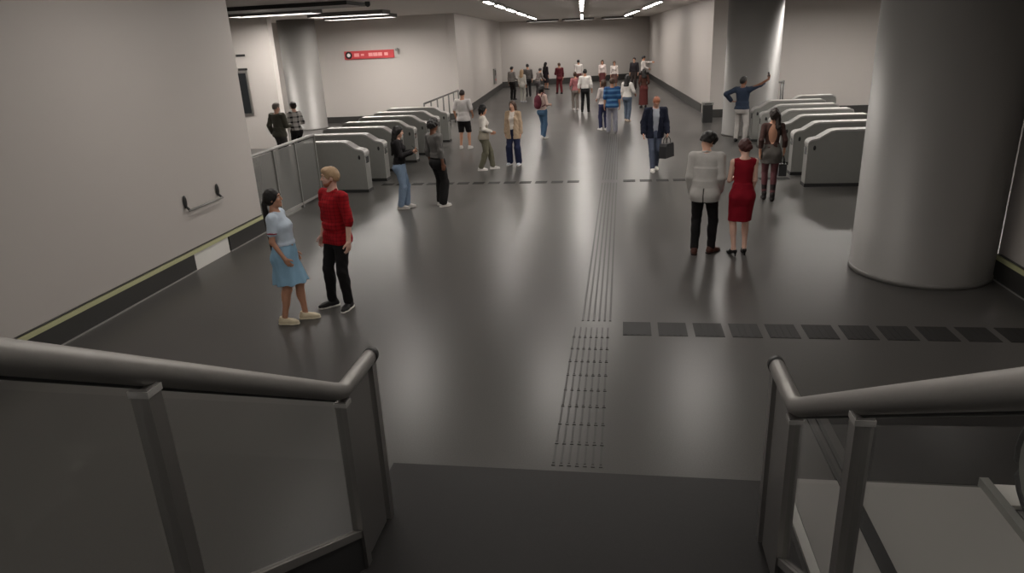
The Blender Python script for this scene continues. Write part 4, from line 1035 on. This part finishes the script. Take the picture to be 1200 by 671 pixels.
far('woman with black hair in a dark dress near the middle of the back wall', (-4.88, 46.2), -40, 1.68, 'f', ('long', HAIRC['black'], .2), (42, 34, 40), (40, 34, 38), kind='skirt')
far('person in a dark red top and dark red trousers in the far crowd', (-3.68, 42.3), 30, 1.74, 'm', ('short', HAIRC['brown']), (80, 28, 34), (100, 40, 44), pose=dict(lh=(.05, .28, -.22), lf=(-.1, .12, 0), rf=(.08, -.12, 0)))
far('person in a white top directly behind the dusky pink top', (-2.74, 45.2), 10, 1.78, 'm', ('short', HAIRC['black']), (204, 198, 194), (110, 70, 70))
far('woman in a white top and dark red skirt by the back wall', (-1.27, 45.2), 180, 1.70, 'f', ('bob', HAIRC['brown']), (212, 198, 194), (90, 50, 50), kind='skirt')
far('woman in a pale blouse and brown skirt near the back wall', (-.52, 43.4), 176, 1.68, 'f', ('bun', HAIRC['brown']), (208, 198, 192), (92, 68, 62), kind='skirt')
far('man in a black jacket and dark trousers by the right end of the back wall', (.64, 43.6), 160, 1.82, 'm', ('short', HAIRC['dark']), (40, 36, 40), (52, 44, 42), skin='light')
far('man in a white shirt pointing right beside the right corridor wall', (1.20, 44.6), -90, 1.86, 'm', ('short', HAIRC['black']), (206, 200, 196), (70, 60, 58), pose=dict(lh=(.1, .50, -.02), ldir=(0, 1, 0), rh=(.0, .3, -.36)))

# pair behind the glass barrier
person('man with greying hair in a dark olive jacket standing behind the glass barrier', (-9.62, 18.85), -12, 1.78, skin='light', h=.009,
       pose=dict(sex='m', head=(-20, 6, 0), rh=(-.02, .26, -.30), lh=(-.10, .06, -.49)), hair=('short', HAIRC['grey']),
       wear=[(B, dict(m=fabric(80, 78, 76))), (T, dict(name='jacket', m=fabric(84, 82, 72), sleeve=1.9, hem=.84, off=.026, hipoff=.032))], shoes=('plain', (36, 34, 34), None))
patch = stripes('black and white patterned cloth', srgb(190, 186, 182), srgb(30, 28, 30), 'Z', 7, .35, ('X', 5, .4))
person('woman in a black and white patterned top behind the glass barrier', (-9.50, 19.65), 60, 1.74, skin='pale', h=.009,
       pose=dict(sex='f', head=(0, 4, 0), lh=(.05, .26, -.26), rh=(.02, .22, -.34)), hair=('bun', HAIRC['dark']),
       wear=[(B, dict(m=fabric(26, 25, 26))), (T, dict(name='blouse', m=patch, sleeve=1.6, hem=.94, off=.018))], shoes=('plain', (30, 28, 28), None))

# ------------------------------------------------------------------ camera, world, view
cam = bpy.data.cameras.new('camera'); co = bpy.data.objects.new('camera', cam); COL.objects.link(co)
F_PX, PITCH, ROLL, H_CAM, YAW = 814.6, .34155, -.04789, 3.17, R(9.5)
cam.sensor_fit = 'HORIZONTAL'; cam.sensor_width = 36; cam.lens = F_PX * 36 / 1200; cam.clip_start = .05; cam.clip_end = 200
c_, s_ = math.cos(PITCH), math.sin(PITCH)
fw, up, rt = Vector((0, c_, -s_)), Vector((0, s_, c_)), Vector((1, 0, 0))
cr, sr = math.cos(ROLL), math.sin(ROLL)
r2, u2 = cr*rt + sr*up, -sr*rt + cr*up
co.matrix_world = Matrix.Translation((0, 0, H_CAM)) @ Matrix.Rotation(YAW, 4, 'Z') @ Matrix((r2, u2, -fw)).transposed().to_4x4()
scene.camera = co
w = bpy.data.worlds.new('World'); scene.world = w; w.use_nodes = True
w.node_tree.nodes['Background'].inputs[0].default_value = (1.0, .95, .9, 1); w.node_tree.nodes['Background'].inputs[1].default_value = .55
vs = scene.view_settings; vs.view_transform = 'Standard'; vs.look = 'None'; vs.gamma = 1; vs.exposure = 0.18; vs.use_curve_mapping = False
scene.cycles.use_denoising = True; scene.cycles.max_bounces = 8; scene.cycles.diffuse_bounces = 5; scene.cycles.transparent_max_bounces = 24
scene.cycles.caustics_reflective = False; scene.cycles.caustics_refractive = False
